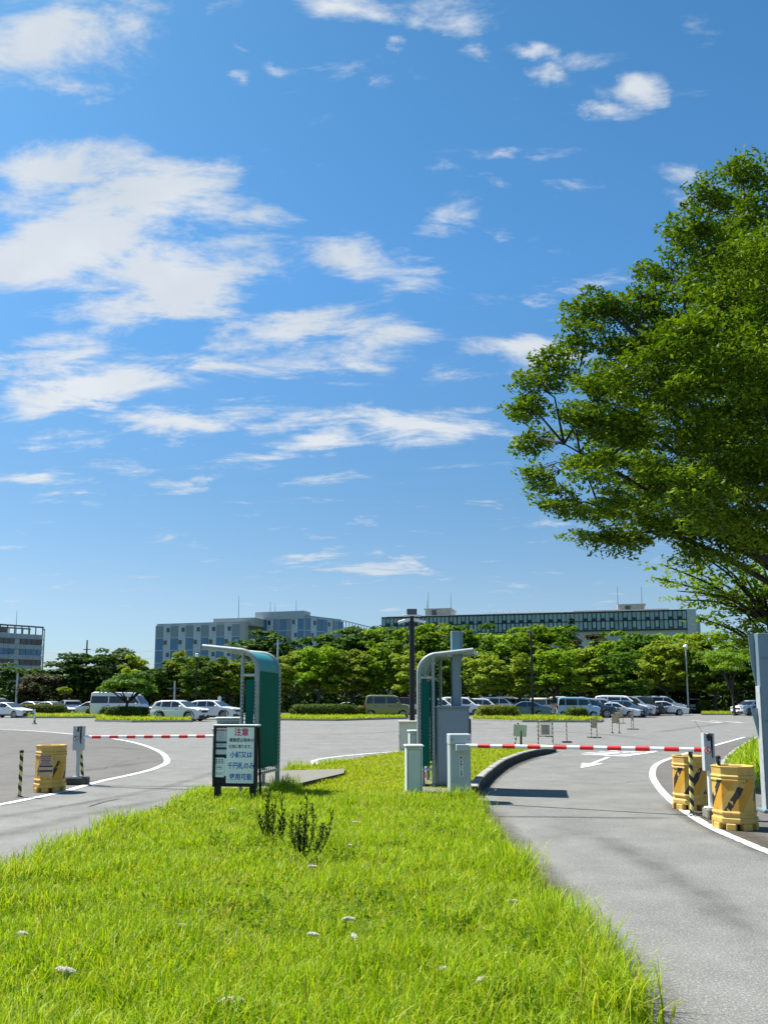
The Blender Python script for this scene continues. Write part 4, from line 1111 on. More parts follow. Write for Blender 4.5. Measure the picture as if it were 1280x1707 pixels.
# ------------------------------------------------------------------ the big zelkova on the right
def big_tree():
    rng = np.random.RandomState(5)
    Yc = 17.0
    TX, TY = 11.0, Yc
    root = thing('zelkova_tree', 'big spreading zelkova overhanging from the right with sunlit leaves', 'tree', (TX, TY, 0))
    o = Vector((TX, TY, 0))
    # silhouette lobes (photo px, py, radius px) placed at the tree's own depth, inner ones also nearer and farther
    rim = [(1243, 296, 40), (1190, 338, 46), (1152, 392, 46), (1108, 455, 42), (1080, 500, 36), (1028, 522, 42), (978, 522, 38), (962, 560, 34), (920, 618, 44), (890, 640, 32), (880, 690, 36), (893, 745, 34), (905, 800, 34), (928, 838, 34), (965, 868, 38),
           (1008, 900, 34), (1048, 908, 34), (1090, 885, 36), (1140, 890, 36), (1150, 922, 32), (1215, 925, 34), (1240, 900, 55)]
    inner = [(1260, 380, 70), (1210, 430, 70), (1160, 500, 70), (1100, 560, 66), (1240, 520, 80), (1040, 590, 60), (980, 640, 60), (950, 700, 55), (1180, 610, 85), (1090, 660, 80), (1010, 720, 70), (960, 780, 50), (1250, 690, 85), (1150, 730, 85), (1050, 800, 70), (1010, 840, 50),
             (1110, 830, 70), (1200, 800, 85), (1270, 800, 80), (1190, 870, 60), (1260, 610, 80), (1270, 450, 80)]
    lobes = []
    for (x, y, r) in rim:
        Y = Yc + rng.uniform(-1.0, 1.0); p = D(x, y, Y); lobes.append((p, r / F * Y))
    for (x, y, r) in inner:
        for dy in ((-2.6, 0.0, 2.8) if x > 1020 else (-1.6, 1.6)):
            Y = Yc + dy + rng.uniform(-.7, .7); p = D(x, y, Y)
            # pull the nearer and farther lobes towards the axis so that the outline keeps its shape
            k = 1 - .10 * abs(dy) / 2.8
            p = Vector((TX + (p.x - TX) * k, p.y, p.z * (1 if dy == 0 else .985)))
            lobes.append((p, r / F * Y * .95))
    # the half of the crown beyond the picture edge, coarser
    for i in range(84):
        a = rng.uniform(-1.45, 1.45); rr = rng.uniform(.15, 1.0)
        p = Vector((TX - 2.3 + abs(math.cos(a)) * 7.9 * rr, TY + math.sin(a) * 4.6 * rr, 5.0 + rng.uniform(0, 7.2) * (1 - .45 * rr)))
        lobes.append((p, rng.uniform(.7, 1.1)))
    Cs, Ns = [], []
    for li, (p, r) in enumerate(lobes):
        vis = li < len(rim) + 3 * len(inner)
        ns = int((11.5 if li < len(rim) else (7.6 if p.x < 6.2 else 5.2)) * (r / .45) ** 2) if vis else 34
        for s_ in range(ns):
            d = rng.normal(size=3); d /= np.linalg.norm(d)
            if d[2] < 0 and rng.rand() < .5: d[2] = -d[2]
            c = np.array(p) + d * r * rng.uniform(.35, 1.06) * [1, 1, .85]
            # a flat drooping spray of leaves
            out = c - np.array([TX, TY, c[2] - 1.0]); out /= np.linalg.norm(out)
            nl = rng.randint(64, 112) if vis else 56
            a = rng.uniform(0, 6.28, nl); q = np.sqrt(rng.rand(nl)) * rng.uniform(.24, .40)
            t = np.array([-out[1], out[0], 0]); t /= np.linalg.norm(t) + 1e-9
            u = out * .9 + np.array([0, 0, .15])
            loc = c + np.outer(q * np.cos(a), u) * 1.2 + np.outer(q * np.sin(a), t)
            loc[:, 2] += rng.normal(0, .035, nl) - .55 * q ** 2
            Cs.append(loc); Ns.append(np.tile(np.cross(u, t) * np.sign(np.cross(u, t)[2] + 1e-9), (nl, 1)) + rng.normal(0, .5, (nl, 3)) + out * .2)
    C = np.concatenate(Cs); Nn = np.concatenate(Ns)
    C = C - np.array(o)
    V, Fq = leaf_quads(rng, C, Nn, .058, 2.0)
    np_mesh('crown', V, Fq, M['leaf_zelkova'], root)
    # trunk and vase of limbs
    b = MB()
    b.tube([(0, 0, -.1), (0, 0, .3), (-.05, 0, 1.4), (-.1, 0, 2.5)], [.48, .36, .30, .30], 12)
    b.build('trunk', M['bark'], root, smooth=True)
    lb = MB()
    tops = []
    for k, (x, y) in enumerate([(1240, 330), (1150, 450), (1060, 560), (960, 640), (940, 740), (1000, 850), (1120, 700), (1200, 560), (1110, 860), (1260, 480)]):
        e = D(x, y, Yc + rng.uniform(-1.5, 1.5)) - o
        s0 = Vector((-.1, 0, 2.3)); m1 = s0.lerp(e, .3) + Vector((.25, rng.uniform(-.3, .3), .5 if y < 700 else .1)); m2 = s0.lerp(e, .65) + Vector((0, rng.uniform(-.3, .3), .35))
        path = smooth_path([s0, m1, m2, e], 5)
        lb.tube([tuple(q) for q in path], [.125 * (1 - i / len(path)) ** 1.25 + .010 for i in range(len(path))], 7)
        tops.append(path)
    for (p, r) in lobes[:len(rim) + 3 * len(inner)]:
        e = p - o; best = min((q for pa in tops for q in pa[4:]), key=lambda q: (q - e).length + max(0, q.z - e.z) * 2)
        mid = best.lerp(e, .55) + Vector((rng.uniform(-.2, .2), rng.uniform(-.2, .2), .22))
        lb.tube([tuple(best), tuple(mid), tuple(e)], [.030, .018, .006], 5)
        for _ in range(5):
            tip = e + Vector((rng.uniform(-1, 1), rng.uniform(-1, 1), rng.uniform(-.5, .9))) * r * .95
            lb.tube([tuple(mid.lerp(e, rng.uniform(.2, .9))), tuple((mid + tip) / 2 + Vector((0, 0, .08))), tuple(tip)], [.014, .009, .005], 4)
    lb.build('limbs', M['bark'], root, smooth=True)
big_tree()

def hanging_tree():
    """paler tree behind the zelkova whose low sprays show under it"""
    rng = np.random.RandomState(8)
    Yc = 25.0
    g = D(1310, 1166, Yc); o = Vector((g.x, Yc, 0))
    root = thing('hanging_branch_tree', 'paler tree behind the big zelkova, thin low sprays against the sky', 'tree', o)
    b = MB(); b.tube([(0, 0, -.1), (0, 0, .4), (-.15, 0, 2.5), (-.35, 0, 4.4)], [.34, .24, .2, .15], 9); b.build('trunk', M['bark'], root, smooth=True)
    lb = MB(); Cs, Ns = [], []
    ends = [(1085, 962), (1100, 940), (1128, 985), (1132, 1000), (1160, 955), (1165, 1030), (1190, 985), (1205, 1040), (1190, 1062), (1230, 1010), (1250, 960), (1265, 1040), (1225, 940), (1180, 925), (1150, 915), (1270, 990), (1245, 1075), (1275, 1090), (1260, 915), (1300, 930), (1340, 960)]
    for (x, y) in ends:
        e = D(x, y, Yc + rng.uniform(-1.2, 1.2)) - o
        s0 = Vector((-.3, 0, 3.9)) if y < 1010 else Vector((-.15, 0, 2.6))
        path = smooth_path([s0, s0.lerp(e, .5) + Vector((0, rng.uniform(-.2, .2), .3)), e], 6)
        lb.tube([tuple(q) for q in path], [.06 * (1 - i / len(path)) + .008 for i in range(len(path))], 5)
        for q in path[4:]:
            for _ in range(2):
                c = np.array(q) + rng.normal(0, .24, 3) * [1, 1, .55]; n = rng.randint(7, 16)
                Cs.append(c + rng.normal(0, .14, (n, 3)) * [1, 1, .4]); Ns.append(rng.normal(0, .5, (n, 3)) + [0, 0, 1])
    V, Fq = leaf_quads(rng, np.concatenate(Cs), np.concatenate(Ns), .10, 1.9)
    np_mesh('crown', V, Fq, M['leaf_bright'], root)
    lb.build('limbs', M['bark'], root, smooth=True)
hanging_tree()

# ------------------------------------------------------------------ buildings far behind the trees
M['glass_green'] = panel_mat('facade_glass_green', [(.24, .37, .35), (.31, .45, .42), (.37, .50, .47), (.28, .41, .40)], .25)
M['glass_dark'] = glass_mat('facade_window', (.015, .02, .025), .1)
M['mullion'] = mat('dark_mullion', (.018, .03, .03), .5, .2)
M['wall_white'] = mat('pale_concrete_wall', (.52, .53, .50), .85, 0, .1, .6, 0, (.38, .38, .35), .6)
M['wall_grey'] = mat('roof_house', (.42, .41, .37), .85, 0, .12, .8)
M['panel_grey'] = panel_mat('facade_grey_panels', [(.15, .21, .26), (.20, .25, .29), (.25, .29, .32), (.17, .23, .29)], .35)
M['panel_blue'] = panel_mat('facade_blue_glass', [(.035, .12, .24), (.06, .18, .32), (.10, .23, .36)], .15)
M['panel_pale'] = panel_mat('facade_pale_panels', [(.30, .34, .38), (.40, .43, .46), (.34, .38, .42)], .4)
M['panel_pale2'] = panel_mat('facade_white_panels', [(.42, .46, .49), (.55, .58, .60), (.48, .52, .55)], .4)
M['frame_white'] = mat('white_metal_frame', (.48, .53, .56), .5)
M['steel_grey'] = mat('dark_steel', (.10, .11, .12), .5, .3)

class Facade:
    """building frame: local x runs along the facade from A to B, local y goes inward, z up"""
    def __init__(s, name, label, pxA, YA, pxB, YB):
        dA, dB = raydir(pxA, HOR), raydir(pxB, HOR)
        s.A = Vector((dA.x / dA.y * YA, YA, 0)); s.B = Vector((dB.x / dB.y * YB, YB, 0))
        s.u = (s.B - s.A).normalized(); s.L = (s.B - s.A).length
        s.rz = math.atan2(s.u.y, s.u.x)
        s.root = thing(name, label, 'building', s.A, s.rz) if name else None
    def s_at(s, px):
        d = raydir(px, HOR); k = d.x / d.y
        return (k * s.A.y - s.A.x) / (s.u.x - k * s.u.y)
    def z_at(s, px, py):
        q = s.A + s.u * s.s_at(px); return D(px, py, q.y).z
    def M(s, other):
        """matrix from this facade's frame to another root's frame"""
        return Matrix.Translation(-other.A) , s

f = Facade('glazed_building', 'long low building with green glazed upper floor and small dark windows', 637, 186, 1150, 169.5)
r = f.root; L = f.L; zt = f.z_at(1150, 1017); zg = f.z_at(1150, 1048.5); zm = (zt + zg) / 2 + .05
b = MB(); b.box((L / 2, 10, (zt - .25) / 2), (L, 19.6, zt - .25)); b.build('wall', M['wall_white'], r)
b = MB(); wn = 72; pw = L / wn
for i in range(wn):
    for z0, z1 in ((zg, zm), (zm, zt - .1)):
        b.box(((i + .5) * pw, -.02, (z0 + z1) / 2), (pw * .93, .3, z1 - z0 - .08))
b.build('glazing', M['glass_green'], r)
b = MB(); rng0 = random.Random(3)
for i in range(wn + 1): b.box((i * pw, -.1, (zg + zt) / 2), (.09 if rng0.random() < .7 else .18, .5, zt - zg))
for z in (zg, zm, zt): b.box((L / 2, -.12, z), (L + .2, .58, .26 if z != zm else .14))
b.build('mullion', M['mullion'], r)
for px in (648, 661, 678, 694, 709, 724, 742, 756, 774, 788, 804, 821, 839.5, 854, 873, 887.5, 906.5, 921, 937, 956, 976, 991.5, 1011.5, 1027, 1047.5, 1063, 1084, 1100, 1121, 1137):
    x = (round(f.s_at(px) / pw - .5) + .5) * pw
    b = MB(); b.box((x, -.24, zm + .32), (pw * .95, .3, .62)); b.box((x - pw * .42, -.24, (zg + zm) / 2 + .2), (.14, .3, zm - zg - .35)); b.box((x + pw * .42, -.24, (zg + zm) / 2 + .2), (.14, .3, zm - zg - .35)); b.box((x, -.24, zg + .45), (pw * .98, .3, .2))
    w = b.build('window', M['mullion'], r)
    b = MB(); b.box((x, -.20, (zg + zm) / 2 + .2), (pw * .7, .26, zm - zg - .7)); b.build('pane', M['glass_green'], w)
b = MB(); b.box((L + .95, 2.0, (zt + .15) / 2), (1.8, 5, zt + .15)); b.box((L + 2.4, 5.5, (zt) / 2), (1.2, 5, zt - 1.5)); b.build('end_wall', M['wall_white'], r)
b = MB()
for k in range(4): b.box((L + 2.3, 1.2, zt - 6.5 - k * 1.7), (1.9, 2.4, .25), M=Matrix.Rotation(R(28 if k % 2 else -28), 3, 'Y'))
b.build('outside_stair', M['steel_grey'], r)
for (pa, pb, py) in ((706, 749, 1014.5), (1037, 1081, 1007)):
    xa, xb = f.s_at(pa), f.s_at(pb); z1 = f.z_at((pa + pb) / 2, py)
    b = MB(); b.box(((xa + xb) / 2, 6, (zt + z1) / 2), (xb - xa, 7, z1 - zt + .3)); b.box(((xa + xb) / 2, 6, z1 + .15), (xb - xa + .5, 7.5, .3)); rh = b.build('roof_house', M['wall_grey'], r)
    b = MB(); b.box((xa + (xb - xa) * .35, 2.45, zt + 1.0), (1.0, .1, 1.5)); b.build('door', M['steel_grey'], rh)
b = MB(); b.box((L * .42, 1.6, zt + .22), (L * .82, .4, .42)); b.box((L * .8, 1.8, zt + .3), (L * .3, .5, .6)); b.build('parapet', M['wall_grey'], r)
b = MB(); xa, xb = f.s_at(808), f.s_at(905)
for i in range(26): b.tube([(xa + (xb - xa) * i / 25, 3, zt), (xa + (xb - xa) * i / 25, 3, zt + .95 + .12 * (i % 3))], .05, 5)
for z in (.55, .95): b.tube([(xa, 3, zt + z), (xb, 3, zt + z)], .05, 5)
b.build('railing', M['frame_white'], r)
for px, py, y0 in ((709, 984, 4), (746.5, 983, 5), (707, 998, 4), (1036, 974, 4), (1078, 972, 5)):
    x = f.s_at(px); b = MB(); b.tube([(x, y0, zt), (x, y0, f.z_at(px, py))], [.09, .03], 5); b.build('antenna', M['steel_grey'], r)
b = MB()
for i in range(14): b.box((L * (.05 + .066 * i), -.02, (zg - 2.8)), (1.6, .12, 2.2))
b.build('lower_window', M['panel_pale'], r)

# blue panelled building
f = Facade('panelled_building', 'blue-grey panelled building with stepped roof and columns of white windows', 257, 246, 398, 238)
r = f.root
def fac_grid(F2, root, px0, px1, pz, cols, floors, wins, blues, base):
    """panel facade; F2 local frame differs from root's: bake vertices into the root frame"""
    inv = Matrix.Rotation(-f.rz, 3, 'Z'); rot = inv @ Matrix.Rotation(F2.rz, 3, 'Z'); off = inv @ (F2.A - f.A)
    T = lambda x, y, z: off + rot @ Vector((x, y, z))
    return T, rot
def sub_facade(pa, Ya, pb, Yb, ztop, depth, ncol, fl_h, blue_cols, win_cols, name_wall='wall', top_grey=True, seed=0):
    F2 = Facade(None, None, pa, Ya, pb, Yb); inv = Matrix.Rotation(-f.rz, 3, 'Z'); rot = inv @ Matrix.Rotation(F2.rz, 3, 'Z'); off = inv @ (F2.A - f.A)
    P = lambda x, y, z: off + rot @ Vector((x, y, z))
    B = lambda mb, c, d: mb.box(P(*c), d, M=rot)
    L = F2.L; cw = L / ncol
    b = MB(); B(b, (L / 2, depth / 2 + .3, ztop / 2), (L, depth, ztop)); wl = b.build(name_wall, M['panel_grey'], r)
    nf = int((ztop - .8) / fl_h)
    fr = MB()
    for i in range(ncol):
        pg, pb_, pp = MB(), MB(), MB()
        for k in range(nf):
            z1 = ztop - .7 - k * fl_h; z0 = z1 - fl_h
            c = ((i + .5) * cw, 0, (z0 + z1) / 2); d = (cw * .95, .5, fl_h * .96)
            if i in win_cols: B(pp, c, d)
            elif (i in blue_cols) and not (top_grey and k == 0): B(pb_, c, d)
            else: B(pg, c, d)
            if i in win_cols:
                w = MB(); x = c[0] + (.18 if (i + k) % 2 else -.18) * cw; B(w, (x, -.27, c[2] + .1), (cw * .56, .1, fl_h * .60)); B(w, (x, -.3, c[2] - fl_h * .2), (cw * .62, .16, .30))
                wo = w.build('window', M['frame_white'], r)
                g = MB(); B(g, (x, -.33, c[2] + fl_h * .14), (cw * .40, .08, fl_h * .34)); g.build('pane', M['glass_dark'], wo)
        if pg.v: pg.build('grey_cladding', M['panel_grey'], wl)
        if pb_.v: pb_.build('blue_glazing', M['panel_blue'], wl)
        if pp.v: pp.build('pale_cladding', M['panel_pale2'], wl)
    for k in range(nf + 1): B(fr, (L / 2, -.24, ztop - .7 - k * fl_h), (L, .16, .22))
    for i in range(0, ncol + 1, 2): B(fr, (i * cw, -.25, ztop / 2), (.14, .16, ztop - 1.4))
    fr.build('facade_frame', M['frame_white'], wl)
    return F2, P, B
zt = f.z_at(257, 1040)
F2, P, B = sub_facade(257, 246, 398, 238, zt, 26, 11, 3.75, {0, 2, 4, 6, 8, 10}, {1, 3, 5, 7, 9})
b = MB(); B(b, (F2.L + .9, .6, zt / 2), (1.7, 2.0, zt)); b.build('corner_pier', M['wall_grey'], r)
xa, xb = F2.s_at(343), F2.s_at(413); z1 = F2.z_at(378, 1028.5)
b = MB(); B(b, ((xa + xb) / 2, 8, zt - 1 + (z1 - zt + 1) / 2), (xb - xa, 9, z1 - zt + 1)); b.build('roof_house', M['wall_grey'], r)
F3 = Facade(None, None, 420, 248, 506, 243); zt3 = F3.z_at(506, 1025)
F2, P, B = sub_facade(409, 252, 425, 252, F3.z_at(420, 1036), 20, 2, 3.75, {0, 1}, set(), top_grey=False)
F2, P, B = sub_facade(424, 248, 506, 243, zt3, 22, 8, 3.9, {1, 4, 7}, {2, 6}, top_grey=False)
b = MB(); B(b, (F2.L / 2, 2, zt3 + .05), (F2.L, 5, 2.4)); b.build('roof_fascia', M['panel_pale'], r)
F2, P, B = sub_facade(506, 243, 570, 257, zt3, 14, 7, 3.9, {0, 2, 3, 6}, {1, 4}, top_grey=False)
# open steel lattice at the right end
F2 = Facade(None, None, 571, 258, 629, 288); inv = Matrix.Rotation(-f.rz, 3, 'Z'); rot = inv @ Matrix.Rotation(F2.rz, 3, 'Z'); off = inv @ (F2.A - f.A)
P = lambda x, y, z: off + rot @ Vector((x, y, z))
b = MB(); z1 = zt3 - .3
for i in range(13): b.box(P(F2.L * i / 12, 0, z1 / 2), (.25, .25, z1), M=rot)
for z in (z1, z1 - 2.2, z1 - 4.4, z1 - 7): b.box(P(F2.L / 2, 0, z), (F2.L, .3, .28), M=rot)
b.build('steel_lattice', M['frame_white'], r)
b = MB(); b.box(P(F2.L / 2, 6, (z1 - 3) / 2), (F2.L, 10, z1 - 3), M=rot); b.build('wall', M['panel_pale'], r)
for px, py, Y in ((398.5, 993, 250), (451, 1003, 255), (459, 1006, 255), (494, 1000, 255)):
    q = D(px, py, Y); base = inv @ (Vector((q.x, q.y, 0)) - f.A)
    b = MB(); b.tube([(base.x, base.y, zt), (base.x, base.y, q.z)], [.12, .04], 5); b.build('antenna', M['steel_grey'], r)

# white banded office block at the left edge
f = Facade('office_block', 'white banded office block with open roof frame at the left edge', -70, 262, 66, 282)
r = f.root; L = f.L; zt = f.z_at(0, 1041.5); 
b = MB(); b.box((L / 2, 12, (zt - 2.6) / 2), (L, 23.4, zt - 2.6)); b.build('wall', M['wall_white'], r)
bw, fr2 = MB(), MB(); zf = zt - 2.7; k = 0
while zf > 2:
    n = 14
    for rng_ in (range(0, 9), range(10, n)):
        gl = MB()
        for i in rng_: gl.box(((i + .5) * L / n, -.02, zf - 2.55), (L / n * .94, .5, 1.75))
        gl.build('window', M['panel_blue'] if k % 2 else M['glass_dark'], r)
    for i in range(40): bw.box(((i + .5) * L / 40, -.1, zf - .85), (L / 40 * .93, .5, 1.55))
    zf -= 3.55; k += 1
bw.build('white_band', M['panel_pale'], r)
b = MB()
for i in range(12): b.box((L * i / 11, .1, zt - 1.4), (.3, .3, 2.6)); b.box((L * i / 11, 10, zt - 1.4), (.3, .3, 2.6))
b.box((L / 2, .1, zt), (L + .6, .5, .5)); b.box((L / 2, 10, zt), (L + .6, .5, .5)); b.box((L * .35, 5, zt - 1.5), (L * .45, 6, 2.0))
b.build('roof_frame', M['steel_grey'], r)
b = MB(); b.box((L + .75, .4, (zt - .4) / 2), (.35, .5, zt - .4)); b.box((L + .4, .4, zt - .6), (1, .5, .3))
for i in range(8): b.box((L + .4, .4, 2 + i * 3.4), (.9, .3, .2))
b.build('side_frame', M['frame_white'], r)
q = f.s_at(34); b = MB(); b.tube([(q, 6, zt - 2.6), (q, 6, f.z_at(34, 1016))], [.12, .05], 5); b.build('antenna', M['steel_grey'], r)

# transmission pole and wires far away
q = D(146, 1067, 300); r = thing('transmission_pole', 'dark transmission pole carrying wires beyond the domed dark tree', 'power pole', (q.x, q.y, 0))
b = MB(); b.tube([(0, 0, 0), (0, 0, q.z)], [.7, .25], 8); b.build('mast', M['steel_grey'], r)
b = MB()
for z, w in ((q.z - 3.5, 1.9), (q.z - 6.0, 2.4), (q.z - 8.5, 2.0)): b.box((0, 0, z), (w * 1.4, .25, .3))
b.build('cross_arm', M['steel_grey'], r)
b = MB()
for z in (q.z - 3.4, q.z - 6, q.z - 8.4):
    for sx, far in ((-1, -26), (1, 25)):
        pts = [(far * t * sx * sx, 0, z - 6 * t * (1 - t) * .5 - .6 * t) for t in [i / 10 for i in range(11)]]
        b.tube(pts, .06, 4)
b.build('wire', M['steel_grey'], r)

# ------------------------------------------------------------------ cars
def carpaint(name, col, metal=0.0, rough=.3):
    return mat('car_paint_' + name, col, rough, metal, .03, 3, 0, None, .5, .5, .6)
CP = {'white': carpaint('white', (.70, .71, .71)), 'pearl': carpaint('pearl', (.62, .64, .66), .1), 'silver': carpaint('silver', (.45, .48, .50), .5), 'olive': carpaint('olive', (.235, .215, .085), .25), 'black': carpaint('black', (.012, .013, .015)),
      'navy': carpaint('navy', (.03, .055, .09), .3), 'blue': carpaint('light_blue', (.28, .46, .60), .1), 'slate': carpaint('slate_blue', (.10, .17, .25), .4), 'maroon': carpaint('maroon', (.10, .012, .016), .2), 'beige': carpaint('beige', (.50, .47, .38)), 'darkgrey': carpaint('dark_grey', (.06, .065, .07), .3)}
M['car_glass'] = glass_mat('car_glass', (.012, .016, .02), .05)
M['car_trim'] = mat('car_trim', (.015, .015, .016), .6)
M['tyre'] = mat('tyre', (.018, .018, .018), .85)
M['rim'] = mat('alloy_rim', (.42, .43, .44), .35, .7)
M['lamp_clear'] = mat('headlamp_lens', (.55, .58, .62), .1, .3)
M['lamp_red'] = mat('tail_lamp', (.30, .008, .008), .2)
M['plate'] = mat('number_plate', (.72, .73, .70), .5)

TYPES = {
 'minivan': dict(w=.86, belt=1.06, wb=(1.45, -1.35), wr=.33, tum=.17, top=[(2.30, .24), (2.36, .55), (2.32, .84), (2.12, .98), (1.45, 1.12), (.66, 1.70), (.30, 1.81), (-1.55, 1.84), (-2.08, 1.76), (-2.30, 1.15), (-2.36, .6), (-2.28, .28)],
   ws=((1.42, 1.14), (.70, 1.68)), rw=((-2.28, 1.18), (-2.11, 1.70)), sw=[[(1.18, 1.14), (.62, 1.62), (.12, 1.66), (.12, 1.13)], [(.04, 1.13), (.04, 1.66), (-.98, 1.68), (-.98, 1.13)], [(-1.06, 1.13), (-1.06, 1.68), (-1.92, 1.66), (-2.10, 1.18)]], hl=.80, mir=(1.05, 1.16)),
 'boxy': dict(w=.74, belt=1.02, wb=(1.2, -1.18), wr=.29, tum=.10, top=[(1.66, .24), (1.71, .52), (1.69, .90), (1.56, 1.0), (1.12, 1.06), (.80, 1.58), (.50, 1.70), (-1.30, 1.72), (-1.56, 1.62), (-1.66, 1.0), (-1.69, .5), (-1.62, .26)],
   ws=((1.10, 1.09), (.83, 1.56)), rw=((-1.655, 1.08), (-1.575, 1.56)), sw=[[(.98, 1.09), (.72, 1.52), (.02, 1.55), (.02, 1.08)], [(-.06, 1.08), (-.06, 1.55), (-.94, 1.56), (-.94, 1.08)], [(-1.02, 1.08), (-1.02, 1.56), (-1.44, 1.54), (-1.52, 1.08)]], hl=.80, mir=(.86, 1.1)),
 'saloon': dict(w=.89, belt=.93, wb=(1.42, -1.33), wr=.33, tum=.30, top=[(2.28, .22), (2.36, .48), (2.30, .70), (2.08, .80), (1.12, .96), (.28, 1.39), (-.10, 1.46), (-.85, 1.42), (-1.68, 1.09), (-2.18, 1.04), (-2.34, .82), (-2.35, .48), (-2.26, .28)],
   ws=((1.06, 1.0), (.30, 1.38)), rw=((-1.62, 1.12), (-.92, 1.40)), sw=[[(.80, 1.0), (.22, 1.34), (-.28, 1.38), (-.28, .99)], [(-.35, .99), (-.35, 1.38), (-.84, 1.34), (-1.34, 1.05)]], hl=.66, mir=(.72, 1.0)),
 'crossover': dict(w=.88, belt=1.0, wb=(1.28, -1.24), wr=.36, tum=.24, top=[(2.05, .28), (2.12, .58), (2.09, .84), (1.93, .95), (1.05, 1.06), (.38, 1.47), (-.05, 1.57), (-1.25, 1.56), (-1.78, 1.44), (-2.02, 1.05), (-2.12, .8), (-2.10, .5), (-2.0, .32)],
   ws=((1.0, 1.09), (.42, 1.46)), rw=((-1.99, 1.1), (-1.80, 1.41)), sw=[[(.72, 1.08), (.30, 1.42), (-.22, 1.48), (-.22, 1.06)], [(-.30, 1.06), (-.30, 1.48), (-1.02, 1.46), (-1.10, 1.08)], [(-1.20, 1.10), (-1.14, 1.44), (-1.50, 1.38), (-1.62, 1.16)]], hl=.82, mir=(.62, 1.1)),
 'van': dict(w=.86, belt=1.18, wb=(1.45, -1.35), wr=.33, tum=.09, top=[(2.38, .26), (2.44, .6), (2.38, .95), (2.24, 1.12), (1.62, 1.92), (1.34, 2.16), (-2.15, 2.22), (-2.40, 2.12), (-2.46, 1.2), (-2.47, .6), (-2.40, .3)],
   ws=((2.18, 1.22), (1.66, 1.88)), rw=((-2.455, 1.25), (-2.425, 1.9)), sw=[[(1.98, 1.24), (1.56, 1.78), (1.0, 1.80), (1.0, 1.24)], [(.9, 1.24), (.9, 1.82), (-.7, 1.84), (-.7, 1.24)], [(-.8, 1.24), (-.8, 1.84), (-2.3, 1.84), (-2.32, 1.24)]], hl=.85, mir=(1.75, 1.2)),
 'jeep': dict(w=.80, belt=1.05, wb=(1.12, -1.05), wr=.36, tum=.07, top=[(1.56, .36), (1.62, .7), (1.58, 1.0), (.66, 1.10), (.46, 1.58), (.30, 1.70), (-1.52, 1.72), (-1.62, 1.62), (-1.66, 1.05), (-1.66, .5), (-1.58, .38)],
   ws=((.64, 1.14), (.50, 1.56)), rw=((-1.655, 1.12), (-1.63, 1.56)), sw=[[(.52, 1.12), (.38, 1.55), (-.30, 1.56), (-.30, 1.12)], [(-.42, 1.12), (-.42, 1.56), (-1.5, 1.56), (-1.54, 1.12)]], hl=.84, mir=(.5, 1.14)),
 'pickup': dict(w=.74, belt=1.0, wb=(1.1, -1.0), wr=.29, tum=.12, top=[(1.66, .26), (1.70, .6), (1.66, .98), (1.30, 1.66), (1.05, 1.76), (.45, 1.76), (.30, 1.70), (.26, 1.0), (-1.66, .98), (-1.68, .5), (-1.6, .3)],
   ws=((1.63, 1.06), (1.34, 1.62)), rw=((.265, 1.1), (.295, 1.62)), sw=[[(1.46, 1.06), (1.22, 1.60), (.44, 1.60), (.40, 1.06)]], hl=.78, mir=(1.5, 1.2)),
}

def clip(poly, zc, keep_below):
    out = []
    for i, p in enumerate(poly):
        q = poly[(i + 1) % len(poly)]
        pi, qi = (p[1] <= zc) == keep_below or p[1] == zc, (q[1] <= zc) == keep_below or q[1] == zc
        if pi: out.append(p)
        if pi != qi:
            t = (zc - p[1]) / (q[1] - p[1]); out.append((p[0] + (q[0] - p[0]) * t, zc))
    return out

